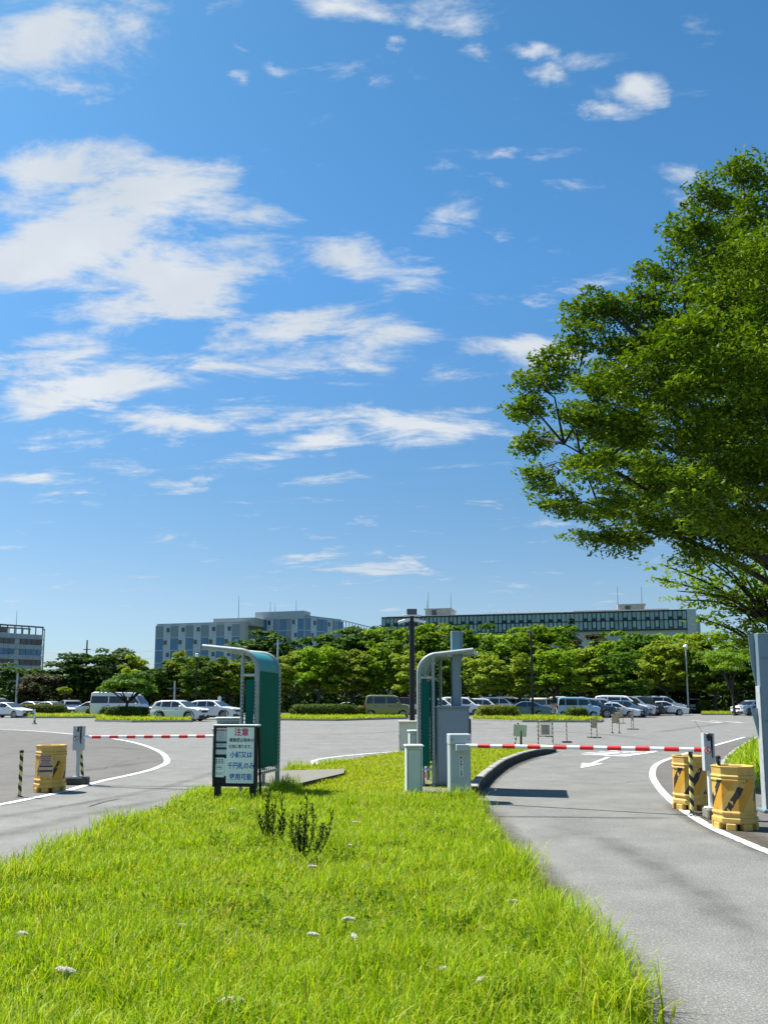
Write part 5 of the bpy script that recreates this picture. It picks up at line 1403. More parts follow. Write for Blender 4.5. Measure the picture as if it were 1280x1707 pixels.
CARPROTO = {}
def car_proto(kind):
    t = TYPES[kind]; w, belt, tum, wr = t['w'], t['belt'], t['tum'], t['wr']
    root = thing('parked_car', 'car', 'car')
    halfw = lambda z: w - tum * max(0, z - belt) / .6 * .6 - .05 * max(0, .45 - z)
    # outline with wheel arches, walked clockwise seen from the right side
    top = t['top']; zb = top[0][1]
    zl = .20
    arch = lambda cx: [(cx + (wr + .05) * math.cos(a), max(zl, wr + (wr + .05) * math.sin(a))) for a in [math.pi * (1.12 - 1.24 * k / 8) for k in range(9)]]
    low = [(top[-1][0] + .04, zl)] + arch(t['wb'][1]) + [(0, zl)] + arch(t['wb'][0]) + [(top[0][0] - .05, zl)]
    dense = []
    for i in range(len(top) - 1):
        dense.append(top[i])
    dense.append(top[-1])
    out = dense + low
    n = len(out)
    ins = [(0.0, 0), (.55, .006), (.86, .025), (.97, .06), (1.0, .10)]
    ys = [(-y, e) for y, e in ins[::-1]] + ins[1:]
    b = MB(); vs = []
    for (s_, e) in ys:
        for (x, z) in out:
            zz = z if z < belt * .72 else z - e * (.5 if z > belt else .3)
            xx = x - math.copysign(e * (1.2 if abs(x) > 1.5 else .35), x)
            vs.append((xx, s_ * halfw(z), zz))
    fs = []
    for j in range(len(ys) - 1):
        for i in range(n):
            k = (i + 1) % n; fs.append((j * n + i, j * n + k, (j + 1) * n + k, (j + 1) * n + i))
    b.add(vs, fs)
    for sd in (-1, 1):
        pts2 = []
        for (x, z) in out:
            e = .10; zz = z if z < belt * .72 else z - e * (.5 if z > belt else .3); xx = x - math.copysign(e * (1.2 if abs(x) > 1.5 else .35), x); pts2.append((xx, zz))
        for below in (True, False):
            pl = clip(pts2, belt, below)
            tri = tessellate_polygon([[Vector((p[0], p[1], 0)) for p in pl]])
            b.add([(p[0], sd * halfw(p[1]), p[1]) for p in pl], [tuple(x) for x in tri])
    me = b.build('body', CP['white'], root)
    bmx = bmesh.new(); bmx.from_mesh(me.data); bmesh.ops.remove_doubles(bmx, verts=bmx.verts, dist=.002); bmesh.ops.recalc_face_normals(bmx, faces=bmx.faces); bmx.to_mesh(me.data); bmx.free()
    me.data.polygons.foreach_set('use_smooth', [True] * len(me.data.polygons)); me.data.set_sharp_from_angle(angle=R(32))
    me.material_slots[0].link = 'OBJECT'; me.material_slots[0].material = CP['white']
    # dark lower trim: bumpers and sills
    xf, xr = top[0][0], top[-1][0]
    tr = MB(); tr.bbox(((xf + .035), 0, .34), (.12, w * 1.55, .22), .04); tr.build('bumper', M['car_trim'], root)
    tr = MB(); tr.bbox((xr - .03, 0, .36), (.12, w * 1.6, .2), .04); tr.build('bumper', M['car_trim'], root)
    for sd in (-1, 1): tr = MB(); tr.bbox(((t['wb'][0] + t['wb'][1]) / 2, sd * (w - .01), .27), (t['wb'][0] - t['wb'][1] - wr * 2.4, .07, .13), .02); tr.build('door_sill', M['car_trim'], root)
    def across(a, c, nm, inset=.10, out_=.022):
        p, q = Vector((a[0], 0, a[1])), Vector((c[0], 0, c[1])); d = (q - p).normalized(); nn = Vector((-d.z, 0, d.x)) if a[0] < 0 and kind != 'x' else Vector((d.z, 0, -d.x))
        if nn.x * (1 if nm == 'windscreen' else -1) < 0: nn = -nn
        mb = MB(); wa, wc = halfw(a[1]) - inset, halfw(c[1]) - inset
        o2 = nn * out_; o1 = nn * (out_ - .04)
        mb.add([p + o2 + Vector((0, -wa, 0)), p + o2 + Vector((0, wa, 0)), q + o2 + Vector((0, wc, 0)), q + o2 + Vector((0, -wc, 0)), p + o1 + Vector((0, -wa, 0)), p + o1 + Vector((0, wa, 0)), q + o1 + Vector((0, wc, 0)), q + o1 + Vector((0, -wc, 0))],
               [(0, 1, 2, 3), (7, 6, 5, 4), (0, 4, 5, 1), (1, 5, 6, 2), (2, 6, 7, 3), (3, 7, 4, 0)])
        return mb.build(nm, M['car_glass'], root)
    across(*t['ws'], 'windscreen'); across(*t['rw'], 'rear_window')
    for sd in (-1, 1):
        for pl in t['sw']:
            mb = MB(); m_ = len(pl); o_, i_ = .012, -.03
            v1 = [(x, sd * (halfw(z) + o_), z) for x, z in pl]; v2 = [(x, sd * (halfw(z) + i_), z) for x, z in pl]
            mb.add(v1 + v2, [tuple(range(m_)), tuple(range(m_, 2 * m_))[::-1]] + [(i, (i + 1) % m_, (i + 1) % m_ + m_, i + m_) for i in range(m_)])
            mb.build('side_window', M['car_glass'], root)
        mb = MB(); mb.bbox((t['mir'][0], sd * (halfw(t['mir'][1]) + .12), t['mir'][1]), (.14, .2, .13), .03); mo = mb.build('mirror', CP['white'], root); mo.material_slots[0].link = 'OBJECT'; mo.material_slots[0].material = CP['white']
        hx = max(p[0] for p in top)
        mb = MB(); mb.bbox((hx - .17, sd * (w - .22), t['hl']), (.36, .36, .15 if kind != 'boxy' else .22), .05); mb.build('headlight', M['lamp_clear'], root)
        rx_ = min(p[0] for p in top)
        mb = MB(); mb.bbox((rx_ + .12, sd * (w - .12), t['hl'] + .12), (.26, .2, .34 if kind in ('minivan', 'boxy', 'van') else .2), .04); mb.build('tail_light', M['lamp_red'], root)
        mb = MB(); 
        for hx2 in ([.25, -.8] if len(t['sw']) > 1 else [.6]): mb.bbox((hx2, sd * (w + .01), belt - .12), (.2, .05, .035), .01)
        mb.build('door_handle', M['car_trim'], root)
        for wx in t['wb']:
            mb = MB(); y0 = sd * (w - .11)
            mb.lathe([(wr * .66, -.10), (wr * .9, -.105), (wr, -.06), (wr, .06), (wr * .9, .105), (wr * .66, .10)], 20, (wx, y0, wr), 'Y')
            tyre = mb.build('wheel', M['tyre'], root, smooth=True)
            mb = MB(); mb.lathe([(wr * .68, sd * .05), (wr * .68, sd * .112), (wr * .58, sd * .112), (wr * .55, sd * .07), (.02, sd * .06)], 20, (wx, y0, wr), 'Y')
            for k in range(5):
                a = 2 * math.pi * k / 5 + .3; mb.box((wx + math.cos(a) * wr * .33, y0 + sd * .085, wr + math.sin(a) * wr * .33), (wr * .62, .05, .07), M=Matrix.Rotation(-a, 3, 'Y'))
            mb.build('rim', M['rim'], tyre)
    hx = max(p[0] for p in top)
    mb = MB(); mb.bbox((hx - .015, 0, t['hl'] - .1), (.06, w * .95, .16), .02); mb.build('grille', M['car_trim'], root)
    mb = MB(); mb.bbox((hx + .055, 0, .46), (.025, .33, .165), .004); mb.build('number_plate', M['plate'], root)
    mb = MB(); mb.bbox((min(p[0] for p in top) - .01, 0, .78), (.025, .33, .165), .004); mb.build('number_plate', M['plate'], root)
    if kind == 'crossover':
        mb = MB()
        for wx in t['wb']:
            for sd in (-1, 1):
                pts = [(wx + (wr + .075) * math.cos(a), sd * (w - .02), max(.26, wr + (wr + .075) * math.sin(a))) for a in [math.pi * k / 10 for k in range(11)]]
                mb.tube(pts, .05, 6)
        mb.build('wheel_arch', M['car_trim'], root)
    if kind == 'jeep':
        mb = MB(); mb.lathe([(.1, -.1), (.33, -.1), (.36, 0), (.33, .1), (.1, .1)], 18, (-1.78, 0, .95), 'X'); mb.build('spare_wheel', M['tyre'], root)
    return root

def recolor(o, m):
    for ch in o.children:
        if ch.name.startswith(('body', 'mirror')): ch.material_slots[0].material = m

PROTOUSED = set()
def car(kind, label, px, py, heading, col, sc=1.0, cat='car'):
    g = G(px, py)
    if kind not in CARPROTO:
        CARPROTO[kind] = car_proto(kind); bpy.context.view_layer.update(); kids_index(); c = CARPROTO[kind]
    else: c = copy_tree(CARPROTO[kind])
    c.name = 'parked_van' if cat == 'van' else 'parked_car'
    c.location = (g.x, g.y, 0); c.rotation_euler = (0, 0, R(heading)); c.scale = (sc,) * 3
    tag(c, label, cat, 'cars parked in the bays')
    for ch in (KIDS.get(c.name) or []) : pass
    bpy.context.view_layer.update()
    for ch in c.children:
        if ch.name.startswith(('body', 'mirror')): ch.material_slots[0].link = 'OBJECT'; ch.material_slots[0].material = CP[col]
    if CARPROTO[kind] is c: kids_index()
    return c
# right-hand row, noses to the right
car('boxy', 'light blue boxy car behind the shrub and striped stands', 963, 1198, -10, 'blue', 1.08)
car('crossover', 'dark navy crossover nosing out behind the light blue car', 988, 1196.2, -22, 'navy', 1.06)
car('minivan', 'silver people carrier third in the row after light blue car', 1001, 1195.2, -25, 'silver', .97)
car('minivan', 'pearl white wagon fourth in the row, half covered by neighbours', 1016, 1194.4, -25, 'pearl', .95)
car('minivan', 'big white people carrier in front of the silver-blue one', 1036, 1194.6, -27, 'white', 1.12)
car('minivan', 'silver people carrier between big white one and black one', 1052, 1193.2, -27, 'silver', 1.08)
car('minivan', 'black people carrier at the end of the silver row', 1068, 1192.8, -27, 'black', 1.08)
car('saloon', 'white saloon side-on at the right end of the row', 1106, 1192.6, -8, 'white', 1.02)
car('minivan', 'white people carrier behind the white saloon', 1102, 1190.2, -8, 'white', 1.12)
car('pickup', 'small white pickup facing the camera at the lane end', 1151, 1188.3, -92, 'white', 1.0, 'pickup')
car('crossover', 'white car with sloping nose left of right steel column', 1252, 1192.5, 205, 'white', 1.0)
car('crossover', 'silver car right beside the steel column, behind a white nose', 1266, 1191.4, 205, 'silver', 1.0)
car('minivan', 'dark car half hidden by the right steel column', 1280, 1192.6, 205, 'navy', .95)
car('minivan', 'silver hatch-tailed people carrier tucked behind the navy crossover roof', 972, 1191.0, -22, 'silver', 1.08)
car('minivan', 'white people carrier roof glimpsed above the light blue car', 950, 1189.4, -18, 'white', 1.1)
car('crossover', 'slate blue crossover between two silver people carriers in the row', 1046, 1195.6, -27, 'slate', 1.0)
car('saloon', 'pearl saloon low at the front of the silver row', 1028, 1196.0, -26, 'pearl', .95)
car('minivan', 'tall white people carrier second from the end behind the white saloon', 1080, 1189.0, -10, 'pearl', 1.12)
# middle
car('boxy', 'olive boxy car standing side-on behind the planted island', 646, 1197, -6, 'olive', 1.2)
car('saloon', 'small white saloon far behind the dark hedge', 584, 1189.5, -6, 'white', .92)
car('crossover', 'dark blue car nosing past the olive car tail', 622, 1193, 172, 'navy', .96)
car('minivan', 'dark maroon people carrier behind the black camera pole', 690, 1194.2, -10, 'maroon', 1.02)
car('minivan', 'white wagon seen through the right shelter frame', 734, 1194, -20, 'white', .98)
car('minivan', 'white people carrier just right of the grey steel column', 772, 1193.4, -20, 'white', 1.04)
car('minivan', 'white wagon between two white people carriers, behind the bright hedge', 806, 1192.6, -20, 'pearl', .97)
car('minivan', 'tall white people carrier behind the dark blue saloon', 832, 1190.6, -14, 'white', 1.06)
car('saloon', 'dark blue saloon with its nose behind the bright hedge', 872, 1197.4, 172, 'slate', 1.04)
car('minivan', 'white people carrier behind the slim dark lamp post', 876, 1189.6, -14, 'white', 1.0)
car('jeep', 'beige off-road car showing its rear, spare wheel on tail', 906, 1195, 62, 'beige', 1.05)
car('minivan', 'dark people carrier roof seen past the off-road car', 946, 1190.4, -14, 'darkgrey', 1.0)
car('minivan', 'silver wagon half seen behind the tall white people carrier', 852, 1188.6, -12, 'silver', 1.08)
car('minivan', 'dark wagon in the gap left of the off-road car', 890, 1188.2, -12, 'darkgrey', 1.05)
# left
car('crossover', 'white crossover with black wheel arches nearest the left island', 300, 1202, -18, 'white', 1.02)
car('crossover', 'white crossover directly left of the green shelter', 357, 1199.5, -16, 'white', 1.02)
car('van', 'white high-roofed van under the round island tree', 201, 1196, -5, 'white', 1.06, 'van')
car('saloon', 'white hatchback ahead of the high-roofed van', 153, 1193.4, 170, 'white', 1.0)
car('crossover', 'silver crossover showing its tail beside white hatchback', 116, 1192.4, 120, 'silver', 1.02)
car('saloon', 'white saloon behind the long clipped hedge', 88, 1193.8, -20, 'white', 1.0)
car('saloon', 'silver saloon left of the white one behind the hedge', 60, 1193.2, -20, 'silver', 1.0)
car('minivan', 'black people carrier behind the silver saloon', 72, 1189.6, -8, 'black', 1.0)
car('minivan', 'long black people carrier at the left edge', 30, 1190, -8, 'black', 1.0)
car('minivan', 'silver-nosed people carrier cut by the left picture edge', -6, 1192.6, -20, 'silver', 1.0)
car('saloon', 'white hatchback low in front of the black people carriers', 14, 1196.4, -16, 'white', .96)
car('saloon', 'white car far behind under trees between the left crossovers and van', 268, 1189.5, 176, 'white', .95)

# ------------------------------------------------------------------ lane furniture
# -- toll-machine shelters: bent pipe frames with a laced canvas back and side
def shelter(label, base, rz, mirror=False, depth=1.15, h=2.48, roof=1.0):
    root = thing('toll_shelter', label, 'shelter', base, rz)
    sx = -1 if mirror else 1; rb = .34
    def path(y, x0=0.0, zoff=0.0):
        pts = [(0, y, 0), (0, y, .6), (0, y, 1.4), (0, y, h - rb)]
        pts += [(sx * (rb - rb * math.cos(a)), y, h - rb + rb * math.sin(a)) for a in [R(k * 90 / 7) for k in range(1, 8)]]
        pts += [(sx * (rb + (roof - rb) * t), y, h + .07 * t) for t in (.33, .66, 1)]
        return pts
    for y in (0, depth):
        b = MB(); b.tube(path(y), .042, 12); b.build('bent_pipe', M['galv_grey'], root, smooth=True)
        b = MB(); b.tube([(sx * .26, y, 0), (sx * .26, y, h - .02)], .03, 10); b.lathe([(.09, 0), (.09, .02), (.035, .03), (.035, .06)], 12, (sx * .26, y, 0)); b.build('inner_post', M['galv_grey'], root, smooth=True)
        b = MB(); b.tube([(0, y, h - .42), (sx * .26, y, h - .42)], .024, 8); b.tube([(0, y, .40), (sx * .26, y, .40)], .02, 8); b.build('cross_bar', M['galv'], root, smooth=True)
        # narrow laced side canvas between outer and inner post
        b = MB(); b.bbox((sx * .125, y, (h - .5 + .46) / 2), (.145, .012, h - .5 - .46), .003); sc_ = b.build('side_canvas', M['green'], root)
        b = MB()
        for k in range(24):
            z = .5 + k * (h - 1.0) / 24
            for x0, x1 in ((0, .06), (.26, .20)):
                b.tube([(sx * x0, y - .046, z + .02), (sx * (x0 + x1) / 2, y - .05, z + .01), (sx * x1, y - .008, z)], .006, 4)
        b.build('lacing', M['rope'], sc_)
    for z, x in ((.42, 0), (h - .01, sx * .55), (h + .06, sx * (roof - .02))):
        b = MB(); b.tube([(x, 0, z), (x, depth, z)], .03, 10); b.build('rail', M['galv'], root, smooth=True)
    b = MB(); b.bbox((-sx * .012, depth / 2, (.50 + h - rb - .02) / 2), (.014, depth - .12, h - rb - .02 - .50), .004); bc = b.build('back_canvas', M['green'], root)
    b = MB()
    for k in range(26):
        z = .54 + k * (h - rb - .6) / 26
        for y0, y1 in ((0, .08), (depth, depth - .08)):
            b.tube([(-sx * .044, y0, z + .025), (-sx * .03, (y0 + y1) / 2, z + .012), (-sx * .02, y1, z)], .007, 4)
    for k in range(9):
        y = .12 + k * (depth - .24) / 8; b.tube([(-sx * .02, y, .53), (-sx * .035, y + .02, .42)], .007, 4)
    b.build('lacing', M['rope'], bc)
    # bent roof sheet following the pipes
    pr = [p for p in path(0)][3:]
    prof = [(p[0], p[2]) for p in pr]; b = MB(); vs = []; fs = []
    for (x, z) in prof: vs += [(x, .03, z + .0), (x, depth - .03, z + .0), (x, .03, z - .012), (x, depth - .03, z - .012)]
    for i in range(len(prof) - 1):
        k = 4 * i; fs += [(k, k + 1, k + 5, k + 4), (k + 2, k + 6, k + 7, k + 3), (k, k + 4, k + 6, k + 2), (k + 1, k + 3, k + 7, k + 5)]
    b.add(vs, fs); b.build('roof_sheet', M['teal'], root, smooth=True)
    return root
n0, n1 = G(425, 1334), G(462, 1322)
dv = n1 - n0; shelter('green canvas shelter with pipe frame on the left, back towards the camera', n0, math.atan2(dv.y, dv.x) - R(90), True, dv.length)
n0, n1 = G(699, 1320), G(713, 1309)
dv = n1 - n0; shelter('green canvas shelter with pipe frame on the right, behind the grey boxes', n0, math.atan2(dv.y, dv.x) - R(90) + R(0), False, dv.length, 2.47, 1.0)

def cabinet(name, label, cat, px, py, w, d, h, m, rz=0.0, z=0.0, cap=True, plinth=None, extra=None):
    g = G(px, py); root = thing(name, label, cat, (g.x, g.y + d / 2, z), R(rz))
    p0 = plinth or 0
    b = MB(); b.bbox((0, 0, p0 + (h - p0) / 2), (w, d, h - p0), .012); bo = b.build('body', M[m], root)
    if plinth: b = MB(); b.bbox((0, 0, p0 / 2), (w * .93, d * .9, p0 - .002), .004); b.build('plinth', M['black'], root)
    if cap: b = MB(); b.bbox((0, -.01, h + .016), (w + .04, d + .05, .03), .008); b.build('lid', M[m], root)
    # door seam, hinges and lock
    b = MB()
    for x in (-w / 2 + .025, w / 2 - .025): b.box((x, -d / 2 - .001, p0 + (h - p0) * .5), (.006, .006, (h - p0) * .92))
    for zz in (p0 + .04, h - .045): b.box((0, -d / 2 - .001, zz), (w - .05, .006, .006))
    b.build('door_seam', M['steel_grey'], bo)
    return root
# gate machine of the right barrier
g = G(767, 1337); gm = thing('gate_machine', 'grey barrier gate cabinet holding the red and white exit arm', 'barrier gate', (g.x, g.y + .16, 0), R(3))
b = MB(); b.bbox((0, 0, .53), (.345, .32, 1.06), .012); b.build('body', M['grey_paint'], gm)
b = MB(); b.bbox((0, -.02, 1.0), (.36, .345, .175), .012); hd = b.build('head_cover', M['grey_paint'], gm)
b = MB()
for x in (-.135, .135): b.lathe([(.012, -.004), (.012, .004)], 10, (x, -.195, 1.0), 'Y')
b.build('screw', M['steel_grey'], hd)
b = MB(); b.bbox((.02, -.235, .875), (.21, .13, .105), .008); b.build('arm_bracket', M['grey_paint'], gm)
b = MB(); b.lathe([(.03, -.002), (.03, .002)], 18, (.01, -.165, .71), 'Y'); st = b.build('round_sticker', M['white'], gm)
b = MB(); b.lathe([(.018, -.0025), (.018, .0025)], 14, (.01, -.165, .71), 'Y'); b.build('mark', M['black_text'], st)
b = MB(); b.box((.012, -.1625, .535), (.062, .003, .26)); sl = b.build('strip_sticker', M['white'], gm)
for k, ch in enumerate('接触にご注意'): text(sl, ch, .036, M['black_text'], (.012, -.1665, .64 - k * .041), (R(90), 0, 0), .02)

def barrier(label, a, b_, n, r=.030):
    """round boom from a to b_: white tube with red reflective bands"""
    a, b_ = Vector(a), Vector(b_); d = b_ - a; L = d.length; root = thing('barrier_arm', label, 'barrier arm', a, math.atan2(d.y, d.x))
    tilt = math.atan2(d.z, math.hypot(d.x, d.y)); P = lambda s: (s * math.cos(tilt), 0, s * math.sin(tilt))
    m = MB(); m.tube([P(0), P(L)], r, 12); m.build('tube', M['white'], root, smooth=True)
    step = L / n
    for k in range(n):
        s0 = (k + .5) * step; m = MB(); m.tube([P(s0), P(s0 + step * .5)], r + .004, 12); m.build('red_band', M['red'], root, smooth=True)
    return root
ga = Vector((g.x + .10, g.y - .08, .905)); rb_ = G(1188, 1362)
barrier('red and white barrier arm closing the exit lane on the right', ga, (rb_.x, rb_.y + .02, .935), 9)

# grey cabinets round the right machine
cabinet('junction_box', 'narrow pale grey box with lid standing lowest in the grass, left of gate cabinet', 'cabinet', 690, 1337, .265, .30, .88, 'pale_paint', 4)
cabinet('junction_box', 'taller pale grey box directly behind the narrow low one', 'cabinet', 695, 1319, .28, .30, 1.06, 'pale_paint', 4)
cb = cabinet('ticket_machine', 'tall blue-grey ticket machine under the right shelter roof', 'ticket machine', 755, 1320, .60, .42, 1.50, 'blue_grey', 3, plinth=.12)
b = MB(); b.bbox((.318, -.02, 1.05), (.04, .3, .5), .01); b.bbox((.325, -.02, .82), (.07, .12, .05), .01); b.build('front_panel', M['black'], cb)
g2 = G(682, 1252); cb = cabinet('control_cabinet', 'beige control cabinet standing on the lawn behind the grey boxes', 'cabinet', 682, 1251, .66, .4, .92, 'beige', -4)
b = MB(); b.bbox((-.31, -.21, .45), (.02, .03, .1), .005); b.build('handle', M['steel_grey'], cb)
# red stand and small rubble behind the right shelter
g = G(709, 1312); r = thing('safety_post', 'short red and white post standing behind the right shelter legs', 'post', (g.x + .05, g.y + .35, 0))
b = MB(); b.lathe([(.10, 0), (.10, .03), (.05, .04), (.045, .42), (.03, .44)], 14); b.build('post', M['white'], r, smooth=True)
b = MB(); b.lathe([(.049, .14), (.049, .26)], 14); b.build('band', M['red'], r, smooth=True)

def steel_column(label, px, py, w, h, wing_side, rz):
    """folded sheet-steel column with a wing that widens to the top"""
    g = G(px, py); root = thing('steel_column', label, 'column', (g.x, g.y + .1, 0), R(rz))
    b = MB(); b.bbox((0, 0, h / 2), (w, .16, h), .006); co = b.build('column', M['steel_blue'], root)
    b = MB()
    for z in (h - .36, h - .385, h * .5, h * .5 + .02, h * .3): b.box((0, -.081, z), (w * .8, .004, .006))
    b.build('panel_joint', M['steel_grey'], co)
    b = MB(); s = wing_side
    poly = [(s * w / 2, h - .002), (s * (w / 2 + .085), h - .01), (s * (w / 2 + .07), h * .85), (s * (w / 2 + .012), h * .70), (s * w / 2, h * .70)]
    if s < 0: poly = poly[::-1]
    b.plate(poly, (0, .07, 0), (1, 0, 0), (0, 0, 1), .012); b.build('wing', M['steel_blue'], root)
    b = MB(); b.bbox((s * (w / 2 + .008), .0, h * .36), (.012, .17, h * .68), .004); b.build('edge_strip', M['galv'], root)
    b = MB(); b.bbox((0, 0, .03), (w + .14, .3, .05), .01); b.build('base_plate', M['steel_blue'], root)
    return root
steel_column('blue-grey steel column rising behind the ticket machine', 762, 1317, .155, 2.93, 1, 4)
c2 = steel_column('blue-grey steel column at the right picture edge', 1298, 1356, .30, 2.64, -1, -6)
b = MB(); b.plate([(-.151, 1.52), (-.262, 1.52), (-.151, 1.0)], (0, .05, 0), (1, 0, 0), (0, 0, 1), .012); b.build('lower_wing', M['steel_blue'], c2)

# -- payment machine, cabinet and barrier of the left lane
pm_ = cabinet('payment_machine', 'pale grey payment machine under the left shelter, behind the notice board', 'payment machine', 375, 1323, .45, .5, 1.30, 'pale_paint', 12, z=0)
b = MB(); b.bbox((0, -.255, 1.16), (.34, .02, .14), .006); b.build('display', M['steel_grey'], pm_)
b = MB(); b.bbox((0, -.25, 1.06), (.3, .03, .05), .006); b.build('slot_panel', M['black'], pm_)
cabinet('gate_machine', 'grey gate cabinet behind notice board holding the left barrier arm', 'barrier gate', 366, 1308, .35, .34, 1.05, 'grey_paint', 6)
g = G(366, 1308)

def receiver(label, px, py, block_w, w, h, rz, wide):
    """arm rest: block, post and forked grey housing"""
    g = G(px, py); root = thing('arm_rest_post', label, 'post', (g.x, g.y + .12, 0), R(rz))
    b = MB(); b.bbox((0, 0, .075), (block_w, .26, .15), .02); b.build('base_block', M['darkconc'] if wide else M['concrete'], root)
    b = MB(); b.tube([(0, 0, .15), (0, 0, .74)], .042 if wide else .03, 12); b.lathe([(.09, 0), (.09, .012)], 12, (0, 0, .151)); b.build('post', M['grey_paint'] if wide else M['white'], root, smooth=True)
    b = MB(); z0 = .66
    fork = [(-w / 2, z0), (w * .22, z0), (w * .22, 1.0), (w * .10, 1.0), (w * .22, h), (-w * .02, h), (-w * .14, h - .12), (-w * .30, h), (-w / 2, h)]
    fork = [(-w / 2, z0), (w / 2, z0), (w / 2, h), (w * .34, h), (w * .16, h - .34), (w * .12, h - .05), (w * .05, h), (-w * .10, h), (-w * .2, h - .13), (-w * .3, h), (-w / 2, h)]
    b.plate(fork, (0, .06, 0), (1, 0, 0), (0, 0, 1), .12); hs = b.build('housing', M['grey_paint'], root)
    b = MB(); b.bbox((w * .27, -.005, h - .17), (w * .09, .13, .34), .005); b.bbox((-w * .02, 0, h - .06), (.04, .125, .10), .004); b.build('rubber_pad', M['rubber'], hs)
    b = MB(); b.lathe([(.05, -.002), (.05, .002)], 18, (-w * .2, -.066, h - .235), 'Y'); sg = b.build('no_entry_mark', M['white'], hs)
    b = MB(); q = [(-w * .2 + .043 * math.cos(a), -.069, h - .235 + .043 * math.sin(a)) for a in [2 * math.pi * k / 16 for k in range(17)]]; b.tube(q, .006, 4)
    b.tube([(-w * .2 - .03, -.069, h - .205), (-w * .2 + .03, -.069, h - .265)], .005, 4); b.build('ring', M['red'] if not wide else M['navy'], sg)
    b = MB(); b.box((-w * .2, -.068, h - .235), (.012, .004, .05)); b.box((-w * .2, -.068, h - .20), (.014, .004, .014)); b.build('figure', M['black_text'], sg)
    return root
receiver('grey arm rest post on a black block for the left barrier', 125, 1309, .42, .20, 1.13, 4, True)
receiver('slim white arm rest post between the two right drums', 1191, 1367, .17, .145, 1.18, -4, False)
ra = G(131, 1309)
barrier('red and white barrier arm across the left lane', (ra.x + .03, ra.y + .1, .92), (g.x + .05, g.y - .05, .935), 8)

# -- notice board
g = G(391, 1344); nb = thing('notice_board', 'black-framed notice board with Japanese payment notices in the grass', 'notice board', (g.x, g.y, 0), R(-7))
W, H1, H0b = .70, 1.235, .30
b = MB(); b.bbox((0, 0, (H1 + H0b) / 2), (W, .05, H1 - H0b), .006); bd = b.build('board', M['black'], nb)
b = MB(); 
for x in (-W / 2 + .02, W / 2 - .02): b.bbox((x, -.01, (H1 + H0b) / 2), (.04, .09, H1 - H0b + .01), .006)
b.bbox((0, -.01, H0b + .02), (W - .085, .085, .035), .006); b.build('frame', M['black'], nb)
b = MB(); b.bbox((.01, .02, H1 + .012), (W + .03, .17, .022), .004); b.build('top_rail', M['white'], nb)
b = MB(); b.bbox((W / 2 + .01, .12, .60), (.035, .035, 1.24), .004, M=Matrix.Rotation(R(9), 3, 'X')); b.bbox((-W / 2 + .04, .12, .60), (.035, .035, 1.24), .004, M=Matrix.Rotation(R(9), 3, 'X')); b.build('rear_stay', M['black'], nb)
for x in (-W / 2 + .075, W / 2 - .06): b = MB(); b.bbox((x, 0, H0b / 2 + .04), (.095, .07, H0b + .16), .006); b.build('leg', M['black'], nb)
yf = -.028
b = MB(); b.box((.095, yf - .006, .785), (.46, .004, .86)); po = b.build('cash_notice', M['paper'], bd)
tx_ = lambda s, sz, m, x, z, bold, sx=1.0: text(po, s, sz, M[m], (x, yf - .0095, z), (R(90), 0, 0), bold, sx=sx)
tx_('注意', .125, 'red_text', .10, 1.135, .018, .95)
tx_('精算機は現金の', .066, 'black_text', .105, 1.012, .012, .86)
tx_('使用に限ります。', .062, 'black_text', .10, .915, .011, .80)
tx_('小銭又は', .102, 'blue_text', .10, .785, .018, .88)
tx_('千円札のみ', .108, 'blue_text', .10, .618, .017, .80)
tx_('使用可能', .106, 'blue_text', .10, .448, .017, .86)
b = MB(); b.box((-.215, yf - .003, 1.0), (.21, .003, .41)); p2 = b.build('fee_notice', M['paper_dim'], bd)
text(p2, '駐車場料金', .036, M['red_text'], (-.222, yf - .006, 1.165), (R(90), 0, 0), .015)
b = MB()
for k, z in enumerate((1.125, 1.095, 1.07, 1.045, 1.015, .955, .93)): b.box((-.235 + .01 * (k % 2), yf - .0055, z), (.11 - .02 * (k % 3), .002, .009)); b.box((-.14, yf - .0055, z), (.03, .002, .009))
b.build('printed_line', M['grey_text'], p2)
b = MB(); b.box((-.212, yf - .0055, .982), (.2, .002, .034)); b.box((-.212, yf - .0055, .888), (.2, .002, .036)); b.build('dark_bar', M['navy'], p2)
b = MB(); b.bbox((-.245, yf - .004, .595), (.155, .004, .30), .002); p3 = b.build('small_notice', M['paper'], bd)
b = MB()
for i in range(3):
    for j in range(3): b.box((-.29 + .045 * i, yf - .0075, .715 - .027 * j), (.032, .002, .02))
q = [(-.245 + .045 * math.cos(a), yf - .0075, .595 + .032 * math.sin(a)) for a in [2 * math.pi * k / 16 for k in range(17)]]; b.tube(q, .003, 4)
b.box((-.245, yf - .0075, .595), (.06, .002, .018)); b.box((-.245, yf - .0075, .51), (.11, .002, .007)); b.box((-.245, yf - .0075, .49), (.10, .002, .007))
b.build('printed_line', M['grey_text'], p3)
b = MB(); b.box((-.14, yf - .002, .60), (.05, .003, .27)); b.build('tucked_notice', M['paper'], bd)

